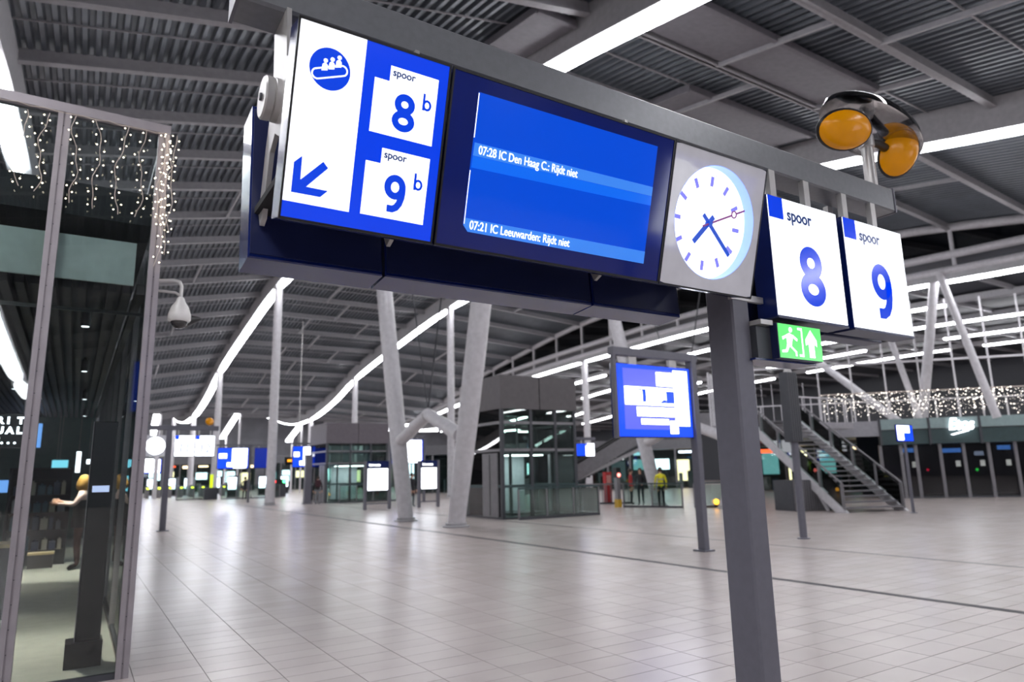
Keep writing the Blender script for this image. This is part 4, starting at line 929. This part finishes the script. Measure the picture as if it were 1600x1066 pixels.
# leaning struts of the clerestory truss standing on the balcony
for k, (p, q, r_) in enumerate((((XC, 17.9, BAL_Z), (XC, 16.35, zside(16.35) + .5), .24), ((XC, 18.9, BAL_Z), (XC, 27.4, zside(27.4) + .5), .2), ((XC, 14.6, BAL_Z), (XC - .36, 16.0, zside(16.1) + .5), .18), ((XC - .5, 17.7, BAL_Z), (XC - .4, 19.4, zside(19.4) + .5), .15))):
    o = MB(); o.tube(p, q, r_, r_ * .9, 14); tag(o.build('leaning_strut', WHITE_STEEL, None, True), ['thick white leaning strut rising from the balcony to the truss node', 'long white strut sloping left from the balcony light curtain', 'white strut leaning from the right to the truss node', 'thin white strut leaning back behind the light curtain'][k], 'strut', 'struts standing on the balcony')

# ---- escalator rising behind the barriers
es = thing('escalator', 'grey escalator rising to the upper floor behind the barriers', 'escalator', (21.2, 33.5, 0), R(-24))
EL = [(0, .0), (1.6, .35), (3.0, .55), (8.6, 3.6), (13, 3.75)]
for sy in (-.62, .62):
    b = MB(); n = len(EL)
    b.add([(x, sy - .09, z + .25) for x, z in EL] + [(x, sy + .09, z + .25) for x, z in EL] + [(x, sy - .09, z + 1.15) for x, z in EL] + [(x, sy + .09, z + 1.15) for x, z in EL],
          [f for i in range(n - 1) for f in ((i, i + 1, n + i + 1, n + i), (2 * n + i, 3 * n + i, 3 * n + i + 1, 2 * n + i + 1), (i, 2 * n + i, 2 * n + i + 1, i + 1), (n + i, n + i + 1, 3 * n + i + 1, 3 * n + i))])
    b.build('side_panel', STEEL_D, es); MB().path([(x, sy, z + 1.22) for x, z in EL], .07, 8).build('handrail', BLACK, es, True)
for k in range(26):
    u = k / 25; x = 2.6 + 6.2 * u; MB().box(x, x + .24, -.5, .5, .5 + 3.1 * u, .7 + 3.1 * u).build('step', DARKFRAME, es)
MB().hexa([(1.5, -.6, .2), (8.5, -.6, 3.2), (8.5, .6, 3.2), (1.5, .6, .2), (1.5, -.6, .32), (8.5, -.6, 3.42), (8.5, .6, 3.42), (1.5, .6, .32)]).build('truss', GIRDER, es)
rpil = thing('red_top_pillar', 'slim grey pillar with red lit top at the barrier end', 'pillar', (20.75, 24.1, 0)); MB().bbox(-.1, .1, -.1, .1, 0, 1.3, .01).build('body', STEEL_D, rpil); MB().bbox(-.13, .13, -.13, .13, 1.3, 1.75, .02).build('head', BLACK, rpil); MB().disc(0, 1.42, .09, -.14, -.13, 16).build('red_lamp', mat('red white lamp', (255, 170, 160), .4, emit=(255, 120, 110), strength=5), rpil); MB().box(-.11, .11, -.12, .12, 0, .35).build('yellow_foot', mat('yellow foot', (190, 150, 40), .5), rpil)
al = thing('amber_floor_lamp', 'amber lamp near the floor behind the glass balustrade', 'lamp', (22.9, 20.35, 0)); MB().lathe([(.1, 0), (.1, .12), (.06, .14)], 12).build('base', BLACK, al); MB().lathe([(.06, .14), (.1, .2), (.1, .3), (.0, .36)], 12).build('lens', mat('amber glow', (255, 190, 60), .3, emit=(255, 180, 50), strength=5), al)
al2 = dup(al, (17.3, 31.5, 0), label='amber lamp near the floor right of the second map board')

# ================================================================== PEOPLE
SKIN = mat('skin', (205, 160, 135), .5)
def person(loc, rz, label, top, legs, shoes, hair, h=1.75, arms=None, extra=None, long_hair=False, skirt=None):
    k = h / 1.75
    V = [(0, 0, .95), (0, .005, 1.08), (0, 0, 1.28), (0, .01, 1.43), (0, .005, 1.51), (0, -.01, 1.585), (0, -.015, 1.66), (0, 0, 1.735)]
    RR = [(.15, .105), (.125, .095), (.155, .105), (.085, .07), (.05, .05), (.072, .082), (.078, .095), (.05, .06)]
    E_ = [(i, i + 1) for i in range(7)]
    V.append((0, -.105, 1.625)); RR.append((.012, .014)); E_.append((6, 8))
    def chain(start, pts):
        p = start
        for q, r in pts:
            V.append(q); RR.append(r); E_.append((p, len(V) - 1)); p = len(V) - 1
        return p
    A = arms or {-1: [(-.255, .03, 1.14), (-.265, -.06, .89)], 1: [(.255, .03, 1.14), (.265, -.06, .89)]}
    for s in (-1, 1):
        chain(0, [((s * .095, 0, .87), (.088, .09)), ((s * .10, -.015, .50), (.058, .06)), ((s * .105, .02, .10), (.04, .042)), ((s * .115, -.13, .045), (.038, .032))])
        el, wr = [Vector(q) for q in A[s]]
        d = (wr - el).normalized(); sd = d.cross(Vector((0, 1, 0)))
        if sd.length < .2: sd = d.cross(Vector((1, 0, 0)))
        sd.normalize(); pal = wr + d * .055
        w_i = chain(3, [((s * .185, .01, 1.405), (.062, .06)), (tuple(el), (.043, .043)), (tuple(wr), (.028, .03)), (tuple(pal), (.03, .022))])
        for f in range(4):
            o_ = sd * (f - 1.5) * .02; ln = (.062, .072, .068, .052)[f]
            chain(w_i, [(tuple(pal + d * .03 + o_), (.0095, .0095)), (tuple(pal + d * (.03 + ln * .6) + o_ + Vector((0, -.006, 0))), (.0085, .0085)), (tuple(pal + d * (.03 + ln) + o_ + Vector((0, -.018, 0))), (.0075, .0075))])
        chain(w_i, [(tuple(pal - d * .012 + sd * -.038 * s), (.011, .011)), (tuple(pal + d * .03 + sd * -.05 * s), (.009, .009))])
    me = bpy.data.meshes.new('body'); me.from_pydata([(x * k, y * k, z * k) for x, y, z in V], E_, []); ob = bpy.data.objects.new('body', me); COL.objects.link(ob)
    md = ob.modifiers.new('skin', 'SKIN'); md.use_smooth_shade = True; ob.modifiers.new('sub', 'SUBSURF').levels = 1
    for i, sv in enumerate(me.skin_vertices[0].data): sv.radius = (RR[i][0] * k, RR[i][1] * k); sv.use_root = (i == 0)
    dg = bpy.context.evaluated_depsgraph_get(); m2 = bpy.data.meshes.new_from_object(ob.evaluated_get(dg)); bpy.data.objects.remove(ob); m2.name = 'body'; m2.materials.clear()
    for M_ in (top, legs, shoes, SKIN): m2.materials.append(M_)
    wrists = [Vector(A[s][1]) * k for s in (-1, 1)]
    for p in m2.polygons:
        c = p.center / k; mi = 0
        if c.z > 1.50: mi = 3
        elif min((p.center - w_).length for w_ in wrists) < .02 or any((Vector(c) - Vector(A[s][1])).dot((Vector(A[s][1]) - Vector(A[s][0])).normalized()) > 0 and (Vector(c) - Vector(A[s][1])).length < .25 for s in (-1, 1)): mi = 3
        elif abs(c.x) < .2 and c.z < .11: mi = 2
        elif abs(c.x) < .2 and c.z < .93: mi = 1
        p.material_index = mi; p.use_smooth = True
    zmin = min(v.co.z for v in m2.vertices)
    t = thing('person', label, 'person', loc, rz)
    o = bpy.data.objects.new('body', m2); COL.objects.link(o); o.parent = t; o.location = (0, 0, -zmin)
    hm = MB(); prof = [(.0, .115), (.05, .108), (.086, .075), (.102, .03), (.104, -.02), (.094, -.065)] if not long_hair else [(.0, .115), (.05, .108), (.088, .075), (.106, .03), (.112, -.03), (.115, -.10), (.10, -.17), (.07, -.2)]
    hm.lathe([(a * k, b * k) for a, b in prof], 18, (0, .022 * k, 1.672 * k - zmin), Matrix.Rotation(R(-12), 3, 'X')); hm.build('hair', hair, t, True)
    for s in (-1, 1):
        MB().octa((s * .03 * k, -.108 * k, 1.655 * k - zmin), .008 * k).build('eye', BLACK, t); MB().lathe([(.0, -.02), (.018, -.01), (.02, .012), (0, .022)], 8, (s * .082 * k, 0, 1.645 * k - zmin)).build('ear', SKIN, t, True)
    MB().box(-.02 * k, .02 * k, -.104 * k, -.094 * k, 1.588 * k - zmin, 1.594 * k - zmin).build('mouth', mat('lips', (170, 100, 95), .5), t)
    if extra: extra(t, k, zmin)
    return t
DKJ = mat('black jacket', (34, 34, 40), .7); DKT = mat('dark trousers', (40, 42, 50), .7); SHO = mat('dark shoes', (24, 24, 26), .5); HB = mat('brown hair', (58, 44, 36), .6); BLO = mat('blond hair', (206, 160, 84), .5)
YJ = mat('yellow safety jacket', (232, 222, 30), .6); RJ = mat('red coat', (190, 50, 52), .6); GRT = mat('grey trousers', (120, 122, 128), .7); WT = mat('pale pink top', (226, 196, 188), .6); BRT = mat('brown trousers', (92, 62, 56), .7); BLT = mat('black apron', (22, 22, 24), .7)
def backpack(t, k, z0):
    b = MB().bbox(-.16, .16, .10, .26, 1.02, 1.45, .04).build('backpack', mat('dark red backpack', (58, 24, 36), .7), t)
    for s in (-1, 1): MB().path([(s * .12, .12, 1.40), (s * .12, .0, 1.47), (s * .13, -.11, 1.36), (s * .15, -.04, 1.1), (s * .15, .1, 1.05)], .016, 6).build('strap', DKJ, b)
def vest(t, k, z0):
    for z in (1.02, 1.2): MB().lathe([(.165, z - .02), (.168, z), (.165, z + .02)], 18, (0, 0, 0), Matrix.Diagonal((1, .78, 1))).build('reflective_band', GALV, t)
def apron(t, k, z0):
    MB().lathe([(.16, 1.30), (.172, 1.2), (.165, 1.05), (.18, .9), (.175, .78)], 18, (0, 0, 0), Matrix.Diagonal((1, .8, 1))).build('apron', BLT, t, True)
person((12.64, 42.4, 0), R(165), 'person in black jacket and grey trousers with backpack, walking away', DKJ, GRT, SHO, HB, 1.66, extra=backpack)
person((15.0, 33.7, 0), R(20), 'person dressed in black standing between the two map boards', DKJ, DKT, SHO, HB, 1.72)
person((21.95, 22.6, 0), R(150), 'person in bright yellow jacket and dark trousers by the escalator', YJ, DKT, SHO, HB, 1.72, extra=vest)
person((22.6, 24.6, 0), R(-60), 'person in dark coat standing left of the one in yellow', DKJ, DKT, SHO, HB, 1.70, arms={-1: [(-.27, -.02, 1.15), (-.2, -.24, 1.05)], 1: [(.27, -.02, 1.15), (.2, -.24, 1.05)]})
person((22.9, 25.6, 0), R(40), 'person in red coat at the left of the group by the escalator', RJ, DKT, SHO, HB, 1.68)
person((11.3, 57, 0), R(170), 'dark clad person far off left of the nearest round column', DKJ, DKT, SHO, HB, 1.75)
person((.165, 16.2, 0), R(-95), 'person in pale top, black apron and brown trousers inside the glass shop', WT, BRT, SHO, BLO, 1.78, arms={-1: [(-.26, -.10, 1.22), (-.12, -.34, 1.28)], 1: [(.26, -.10, 1.22), (.14, -.36, 1.24)]}, extra=apron, long_hair=True)
rc = thing('red_column', 'slim red standing column left of the people by the escalator', 'column', (22.6, 27.0, 0)); MB().bbox(-.2, .2, -.12, .12, 0, 1.55, .03).build('body', RJ, rc); MB().box(-.14, .14, -.125, -.12, .9, 1.4).build('panel', mat('dull pink panel', (220, 160, 150), .5), rc)

# ================================================================== FAR BACKGROUND
WARM = mat('warm shop light', (255, 225, 180), .5, emit=(255, 226, 180), strength=3.0); COOL = mat('cool shop light', (225, 240, 255), .5, emit=(222, 240, 255), strength=4.0); TEALW = mat('teal shop light', (110, 170, 175), .5, emit=(120, 180, 185), strength=.9); DIMW = mat('dim shop glass', (70, 82, 88), .3, emit=(90, 105, 112), strength=.5); ORANGE = mat('orange lit sign', (250, 90, 50), .4, emit=(255, 92, 50), strength=2.2); REDS = mat('red lit sign', (230, 50, 60), .4, emit=(255, 60, 70), strength=2.0)
def shop_row(loc, rz, length, label, seed, zf=3.3, ztop=4.1, bay=1.9):
    rnd = random.Random(seed); t = thing('shop_row', label, 'shop row', loc, rz)
    MB().box(0, length, 2.5, 2.7, 0, zf).build('back_wall', SHOPDARK, t); MB().box(0, length, -.1, 2.7, zf, ztop).build('fascia', mat('grey fascia', (104, 104, 108), .5), t)
    n = int(length / bay)
    for i in range(n):
        x0, x1 = i * bay, (i + 1) * bay
        MB().box(x0 - .06, x0 + .06, -.06, .1, 0, zf).build('pier', STEEL_D, t)
        kk = rnd.random()
        M_ = COOL if kk < .42 else WARM if kk < .62 else TEALW if kk < .8 else DIMW
        z0, z1 = rnd.choice(((.6, 2.4), (1.1, 2.6), (.2, 2.7), (1.6, 2.5)))
        if kk < .9: MB().box(x0 + .2 + rnd.random() * .3, x1 - .2 - rnd.random() * .3, 2.40, 2.44, z0, z1).build('lit_window', M_, t)
        MB().box(x0 + .06, x1 - .06, 0, .02, .1, zf - .05).build('pane', GLASS, t)
        for q in range(rnd.randint(2, 4)):
            xx = x0 + .15 + rnd.random() * (bay - .7); hh = .5 + rnd.random() * 1.0; dpt = .5 + rnd.random() * 1.5
            MB().bbox(xx, xx + .25 + rnd.random() * .4, dpt, dpt + .35, 0, hh, .03).build('display_stand', rnd.choice((SHOPDARK, DARKFRAME, STEEL_D, goods[rnd.randrange(4)])), t)
        if rnd.random() < .5: MB().bbox(x0 + .3, x0 + .3 + .5 + rnd.random() * .8, -.2, -.12, zf - .55 + rnd.random() * .2, zf - .2, .02).build('lit_sign', rnd.choice((COOL, COOL, BLUELIT, ORANGE, TEALW, WARM)), t)
    return t
shop_row((23.5, 57.5, 0), R(-38), 27, 'row of lit shops behind the escalator and barriers', 3)
shop_row((-3.5, 101, 0), R(-2), 25, 'row of lit shops closing the far end, left part', 11, 3.6, 4.6)
shop_row((21.6, 96, 0), R(-8), 20, 'row of lit shops closing the far end, right part', 19, 3.6, 4.6)
shop_row((38.5, 33, 0), R(-52), 10, 'row of dim lit shops seen through the staircase', 23, 3.0, 3.5)
for x, y, z, wd, M_, lb_ in ((33.6, 46.4, 3.5, 1.6, ORANGE, 'orange lit sign right of the large blue display, on the shop row'), (29.3, 50.0, 3.55, 1.1, REDS, 'red lit round sign on the shop row under the large blue display')):
    t = thing('fascia_sign', lb_, 'sign', (x, y, z), R(-38)); MB().bbox(0, wd, -.12, -.02, 0, .55, .04).build('lit_face', M_, t); MB().box(.05, wd - .05, -.02, .04, .05, .5).build('backing', BLACK, t)
# ticket gates with small green yellow lamps
GL = mat('green yellow led', (210, 230, 60), .4, emit=(214, 236, 60), strength=4)
gate = thing('ticket_gate', 'grey ticket gate with small green yellow lamp, far left', 'ticket gate', (0, 0, 0), group='ticket gates far left')
MB().bbox(-.14, .14, -.9, .9, 0, 1.05, .04).build('cabinet', STEEL_D, gate); MB().box(.14, .55, -.02, .02, .25, .95).build('flap', GLASS, gate); MB().box(-.11, .11, -.915, -.9, .82, .96).build('lamp', GL, gate); MB().bbox(-.14, .14, -.3, .3, 1.05, 1.12, .02).build('reader', BLACK, gate)
GP = [(5.9 + k * .95, 74) for k in range(8)]; GN = ['first', 'second', 'third', 'fourth', 'fifth', 'sixth', 'seventh', 'eighth']
for k, (x, y) in enumerate(GP):
    l_ = f'grey ticket gate with green yellow lamp, {GN[k]} from the left of its row'
    if k == 0: gate.location = (x, y, 0); gate['label'] = l_
    else: dup(gate, (x, y, 0), label=l_)
# small lit boards and dark machines scattered far down the hall
rnd = random.Random(5)
mach = thing('vending_machine', 'dark vending machine with lit front, far down the hall', 'machine', (0, 0, 0), group='lit machines far down the hall')
MB().bbox(-.45, .45, 0, .7, 0, 1.9, .03).build('cabinet', DARKFRAME, mach); MB().box(-.36, .36, -.01, 0, .7, 1.75).build('lit_front', COOL, mach); MB().box(-.36, .36, -.008, 0, .15, .55).build('tray', BLACK, mach)
MP = [(8.6, 80), (10.4, 82), (13.6, 84), (15.5, 70), (18.8, 75), (20.6, 62), (22.0, 66), (12.0, 66), (17.6, 58), (24.6, 44), (26.4, 46), (9.6, 90), (7.2, 86)]
MP.sort(key=lambda p: p[0] / p[1]); MO = GN + ['ninth', 'tenth', 'eleventh', 'twelfth', 'thirteenth']
for k, p in enumerate(MP):
    l_ = f'dark machine with white lit front far down the hall, {MO[k]} counted from the left'
    if k == 0: mach.location = (*p, 0); mach.rotation_euler = (0, 0, R(-12)); mach['label'] = l_
    else: dup(mach, (*p, 0), R(-10 - rnd.random() * 25), label=l_)
balustrade(10.2, 60.5, 14.8, 60.5, 'far glass balustrade left of the further lift', grp=None); balustrade(14.0, 42.4, 18.4, 42.4, 'glass balustrade before the further lift'); balustrade(7.2, 63, 9.8, 63, 'far glass balustrade behind the round columns')
hl_ = thing('high_vis_bollard', 'dark bollard with bright yellow stripe far left of centre', 'bollard', (9.55, 61.5, 0)); MB().bbox(-.5, .5, -.3, .3, 0, .95, .04).build('base', DARKFRAME, hl_); MB().bbox(-.09, .09, -.32, .1, .95, 2.0, .02).build('stripe', mat('fluorescent yellow', (220, 240, 20), .5, emit=(210, 240, 20), strength=.9), hl_)
bx = thing('back_to_back_post', 'dark square post beside the person with backpack', 'post', (12.35, 43.6, 0)); MB().bbox(-.2, .2, -.2, .2, 0, 3.0, .02).build('shaft', POST_GREY, bx); MB().box(-.26, .26, -.26, .26, 0, .05).build('foot_plate', POST_GREY, bx)
lr = thing('traffic_lamp_pair', 'pair of small red and green signal lamps on a far gate', 'signal lamp', (15.1, 62, 0)); MB().box(-.6, .6, -.04, .04, 0, 1.1).build('stand', DARKFRAME, lr); MB().disc(-.42, 1.3, .14, -.06, -.04, 14).build('red_lamp', mat('red signal', (255, 60, 50), .4, emit=(255, 50, 50), strength=4), lr); MB().disc(.42, 1.3, .14, -.06, -.04, 14).build('green_lamp', mat('green signal', (90, 255, 150), .4, emit=(90, 255, 160), strength=4), lr); MB().box(-.6, .6, -.04, .04, 1.1, 1.5).build('head', BLACK, lr)

# sloping light strips on the roof of the far stairs, below the trough of the main roof
for (x, ya, za, yb, zb, lb_) in ((14, 76.3, 8.25, 84.5, 6.2, 'sloping white light strip far off, right of the two left columns'), (20, 74.4, 6.95, 78.9, 5.6, 'short sloping light strip far off, left of the further lift'), (6, 71.0, 7.6, 73.8, 5.65, 'sloping white light strip far off beside the shop corner')):
    t = thing('sloping_light', lb_, 'ceiling light', (x, ya, 0), group='sloping strips over the far stairs'); d = yb - ya
    MB().bar((0, 0, za), (0, d, zb), .5, .12).build('diffuser', STRIPM, t); MB().bar((0, -.1, za + .16), (0, d + .1, zb + .16), .6, .18).build('housing', GIRDER, t)
    for y_, z_ in ((.4, za - .1), (d - .4, zb - .0)): MB().tube((.38, y_, 0), (.38, y_, z_ + .2), .1, n=10).build('post', WHITE_STEEL, t, True)
# the next overhead display along the same line, behind the viewpoint: it mirrors in the clock and the screen
dup(g2, (7.05, -3.0, 0), R(180), label='large blue and white overhead display behind the viewpoint, mirrored in the clock')
